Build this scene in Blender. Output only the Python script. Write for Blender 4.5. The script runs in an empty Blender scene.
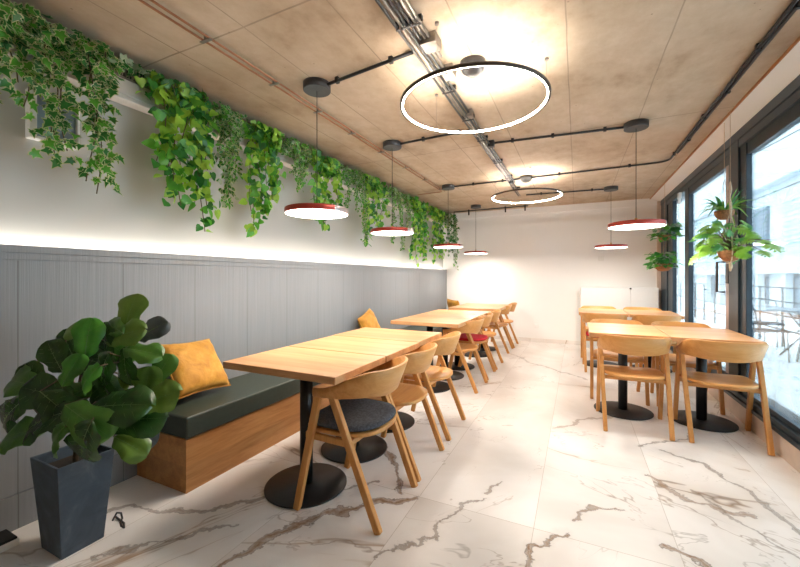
import bpy, bmesh, math, random
from mathutils import Vector, Matrix
R = random.Random(7)
C = bpy.context.scene.collection
PI = math.pi
sin, cos = math.sin, math.cos

# ------------------------------------------------------------------ camera
FOC, VPX, VPY, CAMH = 371.0, 577.0, 277.0, 1.22
TH = math.atan((VPX - 400) / FOC)
cam_d = bpy.data.cameras.new('camera')
cam = bpy.data.objects.new('camera', cam_d)
C.objects.link(cam)
cam.location = (0, 0, CAMH)
cam.rotation_euler = (PI / 2, 0, TH)
cam_d.sensor_fit = 'HORIZONTAL'
cam_d.sensor_width = 36
cam_d.lens = 36 * FOC / 800
cam_d.shift_y = -(283.5 - VPY) / 800
cam_d.clip_start = 0.02
bpy.context.scene.camera = cam

# ------------------------------------------------------------------ materials
def new_mat(name):
    m = bpy.data.materials.new(name)
    m.use_nodes = True
    nt = m.node_tree
    return m, nt, nt.nodes['Principled BSDF']

def mixc(nt, fac, a, b, blend='MIX'):
    n = nt.nodes.new('ShaderNodeMix')
    n.data_type = 'RGBA'
    n.blend_type = blend
    for sock, v in ((n.inputs[0], fac), (n.inputs[6], a), (n.inputs[7], b)):
        if hasattr(v, 'links') or isinstance(v, bpy.types.NodeSocket):
            nt.links.new(v, sock)
        elif isinstance(v, (int, float)):
            sock.default_value = v
        else:
            sock.default_value = (*v, 1) if len(v) == 3 else v
    return n.outputs[2]

def mth(nt, op, a, b=None, c=None, clamp=False):
    n = nt.nodes.new('ShaderNodeMath')
    n.operation = op
    n.use_clamp = clamp
    for i, v in enumerate((a, b, c)):
        if v is None: continue
        if isinstance(v, (int, float)): n.inputs[i].default_value = v
        else: nt.links.new(v, n.inputs[i])
    return n.outputs[0]

def coords(nt, kind='Object', scale=(1, 1, 1), rot=(0, 0, 0)):
    if kind == 'Position':
        s = nt.nodes.new('ShaderNodeNewGeometry').outputs['Position']
    else:
        s = nt.nodes.new('ShaderNodeTexCoord').outputs[kind]
    mp = nt.nodes.new('ShaderNodeMapping')
    mp.inputs['Scale'].default_value = scale
    mp.inputs['Rotation'].default_value = rot
    nt.links.new(s, mp.inputs[0])
    return mp.outputs[0]

def noise(nt, vec, scale, detail=4, rough=.55, dist=0.0):
    n = nt.nodes.new('ShaderNodeTexNoise')
    n.inputs['Scale'].default_value = scale
    n.inputs['Detail'].default_value = detail
    n.inputs['Roughness'].default_value = rough
    n.inputs['Distortion'].default_value = dist
    nt.links.new(vec, n.inputs['Vector'])
    return n

def ramp(nt, fac, stops):
    n = nt.nodes.new('ShaderNodeValToRGB')
    e = n.color_ramp.elements
    while len(e) < len(stops): e.new(.5)
    for el, (p, col) in zip(e, stops):
        el.position = p
        el.color = (*col, 1)
    nt.links.new(fac, n.inputs[0])
    return n.outputs[0]

def bump(nt, bsdf, h, strength=.2, dist=.01):
    b = nt.nodes.new('ShaderNodeBump')
    b.inputs['Strength'].default_value = strength
    b.inputs['Distance'].default_value = dist
    nt.links.new(h, b.inputs['Height'])
    nt.links.new(b.outputs[0], bsdf.inputs['Normal'])

def setcol(nt, bsdf, v):
    if isinstance(v, bpy.types.NodeSocket): nt.links.new(v, bsdf.inputs['Base Color'])
    else: bsdf.inputs['Base Color'].default_value = (*v, 1)

def plain(name, col, rough=.5, metal=0.0, var=.12, scale=14, spec=None):
    """noise-varied single colour"""
    m, nt, b = new_mat(name)
    n = noise(nt, coords(nt), scale, 3)
    d = tuple(c * (1 - var) for c in col)
    l = tuple(min(1, c * (1 + var)) for c in col)
    setcol(nt, b, ramp(nt, n.outputs[0], [(.3, d), (.7, l)]))
    b.inputs['Roughness'].default_value = rough
    b.inputs['Metallic'].default_value = metal
    if spec is not None: b.inputs['Specular IOR Level'].default_value = spec
    return m

def wood(name, dark, mid, light, axis='X', scale=1.0, rough=.42, boards=None, spec=.35):
    m, nt, b = new_mat(name)
    st = {'X': (1.2, 14, 14), 'Y': (14, 1.2, 14), 'Z': (14, 14, 1.2)}[axis]
    st = tuple(s * scale for s in st)
    v = coords(nt, 'Object', st)
    n1 = noise(nt, v, 1.6, 6, .6, .6)
    n2 = noise(nt, v, 9, 3, .6)
    f = mth(nt, 'ADD', mth(nt, 'MULTIPLY', n1.outputs[0], .75), mth(nt, 'MULTIPLY', n2.outputs[0], .25))
    col = ramp(nt, f, [(.34, dark), (.5, mid), (.66, light)])
    if boards:
        ax, w = boards
        sx = nt.nodes.new('ShaderNodeSeparateXYZ')
        nt.links.new(nt.nodes.new('ShaderNodeTexCoord').outputs['Object'], sx.inputs[0])
        idx = mth(nt, 'FLOOR', mth(nt, 'DIVIDE', sx.outputs[ax], w))
        wn = nt.nodes.new('ShaderNodeTexWhiteNoise'); wn.noise_dimensions = '1D'
        nt.links.new(idx, wn.inputs['W'])
        k = mth(nt, 'MULTIPLY_ADD', wn.outputs['Value'], .22, .89)
        cc = nt.nodes.new('ShaderNodeCombineXYZ')
        for i in range(3): nt.links.new(k, cc.inputs[i])
        col = mixc(nt, 1.0, col, cc.outputs[0], 'MULTIPLY')
    setcol(nt, b, col)
    b.inputs['Roughness'].default_value = rough
    b.inputs['Specular IOR Level'].default_value = spec
    bump(nt, b, f, .06, .003)
    return m

def emitter(name, col, strength):
    m, nt, b = new_mat(name)
    n = noise(nt, coords(nt), 3, 1)
    setcol(nt, b, (.9, .9, .88))
    b.inputs['Emission Color'].default_value = (*col, 1)
    nt.links.new(mth(nt, 'MULTIPLY_ADD', n.outputs[0], .02 * strength, .99 * strength), b.inputs['Emission Strength'])
    return m

OAK_D, OAK_M, OAK_L = (.49, .215, .06), (.59, .275, .08), (.64, .325, .11)
M = {}
M['oak_x'] = wood('oak_x', OAK_D, OAK_M, OAK_L, 'X')
M['oak_z'] = wood('oak_z', OAK_D, OAK_M, OAK_L, 'Z')
M['table_oak'] = wood('table_oak', (.52, .25, .10), (.61, .32, .145), (.67, .38, .185), 'X', .8, .36, (1, .09))
M['bench_oak'] = wood('bench_oak', (.33, .135, .04), (.46, .21, .07), (.56, .28, .105), 'Y', .7, .45, (2, .075))
M['black'] = plain('black_metal', (.016, .016, .017), .45, .3, .2)
M['graphite'] = plain('graphite_metal', (.055, .055, .058), .45, .4, .12)
M['frame'] = plain('frame_metal', (.026, .042, .058), .35, .3, .1)
M['steel'] = plain('steel', (.26, .23, .20), .38, .85, .2)
M['darksteel'] = plain('dark_steel', (.055, .052, .05), .4, .6, .2)
M['copper'] = plain('copper', (.36, .16, .085), .42, .5, .12)
M['white'] = plain('white_paint', (.80, .79, .77), .6, 0, .015)
M['whitegloss'] = plain('white_laminate', (.80, .82, .83), .35, 0, .01)
M['red'] = plain('red_metal', (.42, .045, .03), .35, .3, .15)
M['silver'] = plain('brushed_silver', (.50, .42, .42), .35, .7, .08)
M['brass'] = plain('brass', (.6, .4, .16), .3, .9, .1)
M['felt'] = plain('grey_felt', (.062, .066, .078), .95, 0, .5, 90)
M['redfelt'] = plain('red_felt', (.55, .015, .03), .9, 0, .2, 160)
M['leather'] = plain('green_leather', (.030, .040, .028), .42, 0, .15, 30)
M['soil'] = plain('soil', (.02, .014, .01), .95, 0, .4, 60)
M['bark'] = plain('bark', (.12, .08, .045), .8, 0, .3, 60)
M['vine'] = plain('vine_stem', (.10, .075, .035), .8, 0, .3, 60)
M['coir'] = plain('coconut_fibre', (.30, .14, .06), .95, 0, .45, 90)
M['rope'] = plain('rope', (.55, .43, .30), .9, 0, .25, 120)
M['cable'] = plain('cable', (.03, .03, .032), .6)
M['plaster'] = plain('planter_plaster', (.62, .56, .51), .6, 0, .05, 4)
M['tile_edge'] = plain('wall_tile', (.62, .50, .42), .35, 0, .12, 6)
M['facade'] = plain('facade', (.56, .62, .66), .7, 0, .03, 1.2)
M['facade_grey'] = plain('facade_grey', (.20, .27, .33), .6, 0, .06, 2)
M['terrace'] = plain('terrace_stone', (.84, .87, .90), .5, 0, .05, 1.5)
M['wire'] = plain('painted_wire', (.07, .10, .12), .4, .6, .1)
M['ringdark'] = plain('ring_aluminium', (.075, .06, .05), .4, .6, .1)
M['glow'] = emitter('lamp_diffuser', (1.0, .93, .84), 5.0)
M['ringglow'] = emitter('ring_led', (1.0, .91, .80), 100.0)
M['ledglow'] = emitter('led_strip', (1.0, .93, .84), 5.0)

def velvet():
    m, nt, b = new_mat('mustard_velvet')
    n = noise(nt, coords(nt), 9, 5, .65, .8)
    setcol(nt, b, ramp(nt, n.outputs[0], [(.3, (.38, .15, .008)), (.55, (.54, .245, .02)), (.75, (.66, .35, .05))]))
    b.inputs['Roughness'].default_value = .7
    b.inputs['Sheen Weight'].default_value = .5
    b.inputs['Sheen Tint'].default_value = (1, .75, .35, 1)
    bump(nt, b, noise(nt, coords(nt), 14, 3).outputs[0], .35, .02)
    return m
M['velvet'] = velvet()

def slate():
    m, nt, b = new_mat('slate_pot')
    n = noise(nt, coords(nt), 7, 6, .6, 1.2)
    setcol(nt, b, ramp(nt, n.outputs[0], [(.35, (.028, .042, .060)), (.56, (.052, .074, .102)), (.72, (.12, .145, .175))]))
    b.inputs['Roughness'].default_value = .5
    return m
M['slate'] = slate()

def leafmat(name, d, l, rough=.4, trans=.25):
    m, nt, b = new_mat(name)
    n = noise(nt, coords(nt), 11, 3)
    col = ramp(nt, n.outputs[0], [(.32, d), (.68, l)])
    setcol(nt, b, col)
    b.inputs['Roughness'].default_value = rough
    t = nt.nodes.new('ShaderNodeBsdfTranslucent')
    nt.links.new(col, t.inputs[0])
    mx = nt.nodes.new('ShaderNodeMixShader')
    mx.inputs[0].default_value = trans
    out = nt.nodes['Material Output']
    nt.links.new(b.outputs[0], mx.inputs[1]); nt.links.new(t.outputs[0], mx.inputs[2])
    nt.links.new(mx.outputs[0], out.inputs[0])
    return m
M['l_lime'] = leafmat('leaf_lime', (.20, .42, .03), (.36, .60, .07))
M['l_mid'] = leafmat('leaf_mid', (.05, .26, .015), (.11, .40, .03))
M['l_dark'] = leafmat('leaf_dark', (.012, .12, .015), (.035, .22, .03))
M['l_deep'] = leafmat('leaf_deep', (.012, .06, .025), (.03, .12, .045))
M['l_cream'] = leafmat('leaf_cream', (.42, .47, .20), (.60, .61, .34))
M['l_sage'] = leafmat('leaf_sage', (.22, .32, .18), (.40, .48, .32))
M['f_dark'] = leafmat('fig_dark', (.014, .050, .010), (.040, .115, .020), .27, .1)
M['f_mid'] = leafmat('fig_mid', (.038, .12, .014), (.085, .22, .028), .33, .15)
M['f_olive'] = leafmat('fig_olive', (.075, .15, .020), (.15, .25, .038), .36, .2)
M['f_bright'] = leafmat('fig_bright', (.04, .20, .02), (.10, .34, .035), .3, .25)
M['f_back'] = leafmat('fig_back', (.045, .055, .055), (.085, .095, .095), .6, .1)
M['f_vein'] = leafmat('fig_vein', (.12, .22, .07), (.19, .31, .11), .4, .1)
M['m_lime'] = leafmat('monstera_lime', (.15, .36, .03), (.32, .55, .09), .35, .3)
M['m_green'] = leafmat('monstera_green', (.035, .19, .04), (.09, .34, .07), .35, .25)

def glass():
    m, nt, b = new_mat('window_glass')
    nt.nodes.remove(b)
    t = nt.nodes.new('ShaderNodeBsdfTransparent'); t.inputs[0].default_value = (.90, .965, .98, 1)
    g = nt.nodes.new('ShaderNodeBsdfGlossy'); g.inputs['Roughness'].default_value = .01
    fr = nt.nodes.new('ShaderNodeFresnel'); fr.inputs[0].default_value = 1.5
    mx = nt.nodes.new('ShaderNodeMixShader')
    nt.links.new(mth(nt, 'MULTIPLY', fr.outputs[0], .8), mx.inputs[0])
    nt.links.new(t.outputs[0], mx.inputs[1]); nt.links.new(g.outputs[0], mx.inputs[2])
    nt.links.new(mx.outputs[0], nt.nodes['Material Output'].inputs[0])
    return m
M['glass'] = glass()

def sep(nt, kind='Position'):
    s = nt.nodes.new('ShaderNodeSeparateXYZ')
    nt.links.new(nt.nodes.new('ShaderNodeNewGeometry').outputs['Position'], s.inputs[0])
    return s.outputs

def line_mask(nt, coord, off, period, half):
    """1 on a seam line"""
    a = mth(nt, 'DIVIDE', mth(nt, 'SUBTRACT', coord, off), period)
    fr = mth(nt, 'FRACT', mth(nt, 'ADD', a, .5))
    d = mth(nt, 'MULTIPLY', mth(nt, 'ABSOLUTE', mth(nt, 'SUBTRACT', fr, .5)), period)
    return mth(nt, 'LESS_THAN', d, half)

def marble(name, warm):
    m, nt, b = new_mat(name)
    x, y, z = sep(nt)
    ix = mth(nt, 'FLOOR', mth(nt, 'DIVIDE', mth(nt, 'ADD', x, .19), .6))
    iy = mth(nt, 'FLOOR', mth(nt, 'DIVIDE', mth(nt, 'SUBTRACT', y, 1.905), 2.735))
    ox = mth(nt, 'ADD', mth(nt, 'MULTIPLY', ix, 3.71), mth(nt, 'MULTIPLY', iy, 9.13))
    cv = nt.nodes.new('ShaderNodeCombineXYZ')
    nt.links.new(mth(nt, 'ADD', x, mth(nt, 'MULTIPLY', ox, .37)), cv.inputs[0])
    nt.links.new(mth(nt, 'ADD', y, ox), cv.inputs[1])
    nt.links.new(mth(nt, 'ADD', z, mth(nt, 'MULTIPLY', ox, .61)), cv.inputs[2])
    wn = nt.nodes.new('ShaderNodeTexWhiteNoise'); wn.noise_dimensions = '2D'
    iv = nt.nodes.new('ShaderNodeCombineXYZ'); nt.links.new(ix, iv.inputs[0]); nt.links.new(iy, iv.inputs[1])
    nt.links.new(iv.outputs[0], wn.inputs['Vector'])
    rot = nt.nodes.new('ShaderNodeVectorRotate'); rot.rotation_type = 'Z_AXIS'
    nt.links.new(cv.outputs[0], rot.inputs['Vector'])
    nt.links.new(mth(nt, 'MULTIPLY_ADD', wn.outputs['Value'], 1.9, -.95), rot.inputs['Angle'])
    def vein(rotz, sc, scale, width, dist, mlo, mhi, mscale, det=3, rough=.5):
        mp = nt.nodes.new('ShaderNodeMapping')
        mp.inputs['Rotation'].default_value = (0, 0, rotz)
        nt.links.new(rot.outputs[0], mp.inputs[0])
        mp2 = nt.nodes.new('ShaderNodeMapping')
        mp2.inputs['Scale'].default_value = sc
        nt.links.new(mp.outputs[0], mp2.inputs[0])
        n = noise(nt, mp2.outputs[0], scale, det, rough, dist)
        d = mth(nt, 'ABSOLUTE', mth(nt, 'SUBTRACT', n.outputs[0], .5))
        nm = noise(nt, mp2.outputs[0], mscale, 2)
        mr = nt.nodes.new('ShaderNodeMapRange'); mr.interpolation_type = 'SMOOTHSTEP'
        mr.inputs[1].default_value = mlo; mr.inputs[2].default_value = mhi
        nt.links.new(nm.outputs[0], mr.inputs[0])
        w = mth(nt, 'MULTIPLY', mr.outputs[0], width)
        v = mth(nt, 'SUBTRACT', 1.0, mth(nt, 'DIVIDE', d, mth(nt, 'ADD', w, .0006)), clamp=True)
        return mth(nt, 'MULTIPLY', v, mth(nt, 'POWER', mr.outputs[0], .5), clamp=True), mr.outputs[0], d
    g1, k1, d1 = vein(-.75, (.30, 1.25, 1), 1.25, .016, .4, .52, .70, 1.1, 5, .6)
    g2, k2, d2 = vein(-.45, (.5, 1.2, 1), 1.5, .009, .5, .49, .64, 1.3, 5, .6)
    g3, k3, d3 = vein(-1.1, (.5, 1.2, 1), 1.9, .008, .6, .50, .64, 1.6, 5, .6)
    cl = noise(nt, cv.outputs[0], 1.1, 4, .6, .5)
    base = ramp(nt, cl.outputs[0], [(.35, (.70, .645, .60)), (.55, (.80, .755, .72)), (.75, (.84, .80, .775))])
    halo = mth(nt, 'MULTIPLY', mth(nt, 'SUBTRACT', 1.0, mth(nt, 'DIVIDE', d1, .07), clamp=True), mth(nt, 'MULTIPLY', k1, .33))
    c = mixc(nt, halo, base, (.50, .39, .30))
    gold = ramp(nt, noise(nt, cv.outputs[0], 5, 2).outputs[0], [(.38, (.17, .11, .07)), (.6, (.36, .20, .085))])
    c = mixc(nt, mth(nt, 'MULTIPLY', g1, .9, clamp=True), c, gold)
    c = mixc(nt, mth(nt, 'MULTIPLY', g2, .72), c, (.30, .215, .155))
    c = mixc(nt, mth(nt, 'MULTIPLY', g3, .6), c, (.34, .29, .25))
    if warm:
        # the boldest veins, where they run across the laid slabs
        FIX = [('A', [(-1.38, 1.03), (-1.31, 1.26), (-1.16, 1.58), (-0.98, 1.75), (-0.79, 1.89)], 0.03, 1),
               ('G', [(-2.21, 1.15), (-1.76, 1.31), (-1.55, 1.51), (-1.41, 1.8)], 0.022, 0.8),
               ('A', [(-1.26, 2.37), (-1.02, 2.11), (-0.9, 1.9)], 0.022, 0.9),
               ('G', [(-1.41, 1.64), (-1.21, 1.79), (-1.1, 1.95)], 0.012, 0.8),
               ('A', [(-0.17, 1.62), (-0.16, 1.77), (-0.07, 1.9)], 0.014, 1),
               ('A', [(0.42, 2.67), (0.59, 2.48), (0.68, 2.46), (0.81, 2.5)], 0.022, 0.75),
               ('G', [(0.55, 3.13), (0.73, 3.06), (0.87, 2.77), (0.98, 2.43)], 0.02, 0.75),
               ('A', [(0.39, 2.04), (0.48, 2.02), (0.52, 1.95)], 0.02, 0.95),
               ('G', [(-1.88, 0.86), (-1.75, 1.07), (-1.53, 1.28)], 0.01, 0.7),
               ('G', [(-0.77, 1.48), (-0.58, 1.63), (-0.59, 1.87), (-0.49, 2.06)], 0.01, 0.8),
               ('A', [(-0.15, 3.25), (0.06, 3.51), (0.31, 3.75)], 0.02, 0.6),
               ('G', [(0.41, 3.15), (0.61, 3.37), (0.81, 3.64)], 0.012, 0.8),
               ('G', [(0.58, 2.63), (0.72, 2.4), (0.87, 2.19)], 0.01, 0.6),
               ('A', [(-0.03, 2.02), (0.09, 2.18), (0.21, 2.3)], 0.008, 0.8),
               ('A', [(-0.5, 2.12), (-0.45, 2.19), (-0.41, 2.23)], 0.009, 0.7),
               ('G', [(-1.06, 6.18), (-0.2, 5.18), (0.14, 4.93)], 0.02, 0.6)]
        P = nt.nodes.new('ShaderNodeNewGeometry').outputs['Position']
        def vm(op, a, b=None, sc=None):
            n = nt.nodes.new('ShaderNodeVectorMath'); n.operation = op
            for i, q in enumerate((a, b)):
                if q is None: continue
                if isinstance(q, tuple): n.inputs[i].default_value = q
                else: nt.links.new(q, n.inputs[i])
            if sc is not None: nt.links.new(sc, n.inputs['Scale'])
            return n.outputs['Value'] if op in ('LENGTH', 'DOT_PRODUCT') else n.outputs[0]
        wa = noise(nt, P, 7, 6, .62).outputs['Color']
        wb = noise(nt, P, 2.2, 2).outputs['Color']
        Pw = vm('ADD', P, vm('MULTIPLY', vm('SUBTRACT', wa, (.5, .5, .5)), (.16, .16, 0)))
        Pw = vm('ADD', Pw, vm('MULTIPLY', vm('SUBTRACT', wb, (.5, .5, .5)), (.22, .22, 0)))
        wn3 = noise(nt, P, 9, 3).outputs[0]
        wn4 = noise(nt, P, 26, 3).outputs[0]
        for kind, pts, wd, st in FIX:
            dmin = None
            for a, e in zip(pts, pts[1:]):
                ba = (e[0] - a[0], e[1] - a[1], 0.0)
                L2 = ba[0] ** 2 + ba[1] ** 2
                pa = vm('SUBTRACT', Pw, (a[0], a[1], 0.0))
                h = mth(nt, 'MULTIPLY', vm('DOT_PRODUCT', pa, ba), 1 / L2, clamp=True)
                dd = vm('LENGTH', vm('SUBTRACT', pa, vm('SCALE', ba, None, h)))
                dmin = dd if dmin is None else mth(nt, 'MINIMUM', dmin, dd)
            wid = mth(nt, 'MULTIPLY', mth(nt, 'POWER', wn3, 1.4), wd * 2.0)
            body = mth(nt, 'SUBTRACT', 1.0, mth(nt, 'DIVIDE', dmin, wid), clamp=True)
            rim = mth(nt, 'SUBTRACT', 1.0, mth(nt, 'DIVIDE', mth(nt, 'ABSOLUTE', mth(nt, 'SUBTRACT', dmin, mth(nt, 'MULTIPLY', wid, .85))), .005), clamp=True)
            hal = mth(nt, 'SUBTRACT', 1.0, mth(nt, 'DIVIDE', dmin, wd * 3.2), clamp=True)
            cA = (.22, .105, .035) if kind == 'A' else (.19, .13, .09)
            cR = (.085, .05, .03) if kind == 'A' else (.10, .08, .065)
            c = mixc(nt, mth(nt, 'MULTIPLY', hal, .22 * st), c, (.42, .35, .29))
            c = mixc(nt, mth(nt, 'MULTIPLY', mth(nt, 'POWER', body, .5), mth(nt, 'MULTIPLY_ADD', wn4, 1.1 * st, .35 * st), clamp=True), c, cA)
            c = mixc(nt, mth(nt, 'MULTIPLY', rim, mth(nt, 'MULTIPLY', wn3, 1.3 * st), clamp=True), c, cR)
        seam = mth(nt, 'MAXIMUM', line_mask(nt, x, -.19, .6, .0014), line_mask(nt, y, 1.905, 2.735, .0016))
        c = mixc(nt, mth(nt, 'MULTIPLY', seam, .75), c, (.42, .35, .29))
    setcol(nt, b, c)
    b.inputs['Roughness'].default_value = .33
    b.inputs['Specular IOR Level'].default_value = .5
    return m
M['marble'] = marble('marble_tiles', True)
M['marble_skirt'] = marble('marble_skirting', False)

def concrete():
    m, nt, b = new_mat('concrete_ceiling')
    x, y, z = sep(nt)
    v = coords(nt, 'Position')
    n1 = noise(nt, v, 1.3, 6, .62, .4)
    n2 = noise(nt, coords(nt, 'Position', (2.4, 1.5, 1)), 2.6, 6, .65)
    f = mth(nt, 'ADD', mth(nt, 'MULTIPLY', n1.outputs[0], .55), mth(nt, 'MULTIPLY', n2.outputs[0], .45))
    col = ramp(nt, f, [(.34, (.35, .255, .165)), (.44, (.46, .35, .24)), (.55, (.53, .42, .305)), (.68, (.62, .51, .39))])
    wob = mth(nt, 'MULTIPLY_ADD', noise(nt, v, 3, 2).outputs[0], .012, -.006)
    j = mth(nt, 'MAXIMUM', line_mask(nt, mth(nt, 'ADD', x, wob), -.05, .51, .0035),
            line_mask(nt, mth(nt, 'ADD', y, wob), 1.40, 2.28, .005))
    jm = mth(nt, 'MULTIPLY', j, mth(nt, 'MULTIPLY_ADD', noise(nt, v, 4, 2).outputs[0], .9, .1))
    col = mixc(nt, jm, col, (.20, .15, .105))
    sp = nt.nodes.new('ShaderNodeTexVoronoi'); sp.inputs['Scale'].default_value = 9
    nt.links.new(v, sp.inputs['Vector'])
    pit = mth(nt, 'LESS_THAN', sp.outputs['Distance'], .045)
    col = mixc(nt, mth(nt, 'MULTIPLY', pit, .55), col, (.16, .12, .09))
    setcol(nt, b, col)
    b.inputs['Roughness'].default_value = .8
    bump(nt, b, f, .25, .01)
    return m
M['concrete'] = concrete()

def wallplaster(name, col, var):
    m, nt, b = new_mat(name)
    n = noise(nt, coords(nt, 'Position', (1, .5, 1.2)), 1.6, 4)
    setcol(nt, b, ramp(nt, n.outputs[0], [(.3, tuple(c * (1 - var) for c in col)), (.7, tuple(c * (1 + var) for c in col))]))
    b.inputs['Roughness'].default_value = .75
    return m
M['wall_white'] = wallplaster('white_wall', (.86, .85, .84), .012)
M['wall_grey'] = wallplaster('grey_wall', (.50, .50, .475), .03)

def panelmat():
    m, nt, b = new_mat('grey_wood_panel')
    x, y, z = sep(nt)
    n = noise(nt, coords(nt, 'Position', (1, 42, .8)), 2.2, 4, .6)
    n2 = noise(nt, coords(nt, 'Position', (1, 1, 1)), 1.5, 3)
    col = ramp(nt, n.outputs[0], [(.3, (.205, .215, .228)), (.7, (.238, .247, .26))])
    idx = mth(nt, 'FLOOR', mth(nt, 'DIVIDE', mth(nt, 'SUBTRACT', y, .827), .4626))
    seam = mth(nt, 'MULTIPLY', line_mask(nt, y, .827, .4626, .0022), mth(nt, 'LESS_THAN', z, 1.30))
    col = mixc(nt, mth(nt, 'MULTIPLY', seam, .75), col, (.09, .09, .095))
    setcol(nt, b, col)
    b.inputs['Roughness'].default_value = .5
    bump(nt, b, n.outputs[0], .25, .004)
    return m
M['panel'] = panelmat()

# ------------------------------------------------------------------ mesh builder
class MB:
    def __init__(s):
        s.v, s.f, s.m, s.s = [], [], [], []
    def face(s, idx, mi=0, sm=False):
        s.f.append(tuple(idx)); s.m.append(mi); s.s.append(sm)
    def add(s, vs, fs, mi=0, sm=False):
        b = len(s.v)
        s.v += [tuple(v) for v in vs]
        for f in fs: s.face([b + i for i in f], mi, sm)
    def hexa(s, p, mi=0):
        s.add(p, [(0, 3, 2, 1), (4, 5, 6, 7), (0, 1, 5, 4), (1, 2, 6, 5), (2, 3, 7, 6), (3, 0, 4, 7)], mi)
    def box(s, x0, x1, y0, y1, z0, z1, mi=0):
        s.hexa([(x0, y0, z0), (x1, y0, z0), (x1, y1, z0), (x0, y1, z0), (x0, y0, z1), (x1, y0, z1), (x1, y1, z1), (x0, y1, z1)], mi)
    def bar(s, a, b, w, d, ref=(0, 0, 1), w2=None, d2=None, mi=0):
        a, b = Vector(a), Vector(b)
        t = (b - a).normalized()
        u = t.cross(Vector(ref))
        u = u.normalized() if u.length > 1e-5 else Vector((1, 0, 0))
        n = u.cross(t).normalized()
        w2 = w if w2 is None else w2; d2 = d if d2 is None else d2
        q = []
        for p, ww, dd in ((a, w, d), (b, w2, d2)):
            q += [p - u * ww / 2 - n * dd / 2, p + u * ww / 2 - n * dd / 2, p + u * ww / 2 + n * dd / 2, p - u * ww / 2 + n * dd / 2]
        s.hexa(q, mi)
    def tube(s, pts, r, seg=8, mi=0, cap=True, closed=False):
        pts = [Vector(p) for p in pts]
        n = len(pts)
        rr = r if isinstance(r, (list, tuple)) else [r] * n
        b = len(s.v)
        u = None
        for i, p in enumerate(pts):
            if closed: t = pts[(i + 1) % n] - pts[i - 1]
            else: t = pts[min(i + 1, n - 1)] - pts[max(i - 1, 0)]
            t = t.normalized() if t.length > 1e-9 else Vector((0, 0, 1))
            if u is None:
                u = t.cross(Vector((0, 0, 1)))
                if u.length < 1e-3: u = t.cross(Vector((1, 0, 0)))
            else:
                u = u - t * u.dot(t)
            u = u.normalized()
            w = t.cross(u)
            for k in range(seg):
                a = 2 * PI * k / seg
                s.v.append(tuple(p + (u * cos(a) + w * sin(a)) * rr[i]))
        for i in range(n if closed else n - 1):
            j = (i + 1) % n
            for k in range(seg):
                k2 = (k + 1) % seg
                s.face((b + i * seg + k, b + i * seg + k2, b + j * seg + k2, b + j * seg + k), mi, True)
        if cap and not closed:
            s.face([b + k for k in range(seg)][::-1], mi)
            s.face([b + (n - 1) * seg + k for k in range(seg)], mi)
    def lathe(s, prof, seg=32, c=(0, 0, 0), mi=0, sm=True, caps=True):
        b = len(s.v)
        for (r, z) in prof:
            for k in range(seg):
                a = 2 * PI * k / seg
                s.v.append((c[0] + r * cos(a), c[1] + r * sin(a), c[2] + z))
        for i in range(len(prof) - 1):
            for k in range(seg):
                k2 = (k + 1) % seg
                s.face((b + i * seg + k, b + i * seg + k2, b + (i + 1) * seg + k2, b + (i + 1) * seg + k), mi, sm)
        if caps:
            s.face([b + k for k in range(seg)][::-1], mi)
            e = b + (len(prof) - 1) * seg
            s.face([e + k for k in range(seg)], mi)
    def build(s, name, mats, parent=None, loc=(0, 0, 0), bevel=0, segs=2, subsurf=0, sharp=True):
        me = bpy.data.meshes.new(name)
        L = Vector(loc)
        me.from_pydata([tuple(Vector(v) - L) for v in s.v] if L.length else s.v, [], s.f)
        for m in (mats if isinstance(mats, (list, tuple)) else [mats]):
            me.materials.append(M[m] if isinstance(m, str) else m)
        me.polygons.foreach_set('material_index', s.m)
        me.polygons.foreach_set('use_smooth', s.s)
        me.update()
        o = bpy.data.objects.new(name, me)
        o.location = loc
        C.objects.link(o)
        if parent: o.parent = parent
        if bevel:
            md = o.modifiers.new('bevel', 'BEVEL'); md.width = bevel; md.segments = segs
            md.limit_method = 'ANGLE'; md.angle_limit = math.radians(40)
        if subsurf:
            md = o.modifiers.new('subsurf', 'SUBSURF'); md.levels = md.render_levels = subsurf
        return o

def tag(o, label, cat, group=None):
    o['label'] = label; o['category'] = cat
    if group: o['group'] = group
    return o
def thing(name, label, cat, loc=(0, 0, 0), rz=0.0, group=None):
    o = bpy.data.objects.new(name, None)
    o.empty_display_size = .1
    C.objects.link(o)
    o.location = loc; o.rotation_euler = (0, 0, rz)
    return tag(o, label, cat, group)
def struct(o):
    o['kind'] = 'structure'
    return o
def dup(root, loc, rz=0.0, label=None, group=None, skip=()):
    r = root.copy(); C.objects.link(r)
    r.location = loc; r.rotation_euler = (0, 0, rz)
    if label: r['label'] = label
    if group: r['group'] = group
    for ch in list(root.children):
        if ch.name.split('.')[0] in skip: continue
        c = ch.copy(); C.objects.link(c); c.parent = r
        for g in ch.children:
            d = g.copy(); C.objects.link(d); d.parent = c
    return r
def box(name, mat, x0, x1, y0, y1, z0, z1, parent=None, bevel=0, loc=None):
    b = MB(); b.box(x0, x1, y0, y1, z0, z1)
    return b.build(name, mat, parent, loc or (0, 0, 0), bevel)

# ------------------------------------------------------------------ room
XL, XP, XR, YB, YF, ZC = -2.53, -2.45, 1.25, 7.40, -2.6, 2.53
struct(box('floor', 'marble', XL - .1, XR + .13, YF, YB, -.08, 0))
struct(box('ceiling', 'concrete', XL - .1, 1.10, YF, YB, ZC, ZC + .15))
struct(box('wall_left', 'wall_grey', XL - .12, XL, YF, YB, 0, ZC))
struct(box('wall_back', 'wall_white', XL - .12, XR + .13, YB, YB + .12, 0, ZC + .1))
struct(box('wall_front', 'wall_white', XL - .12, XR + .13, YF - .12, YF, 0, ZC + .1))
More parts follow.
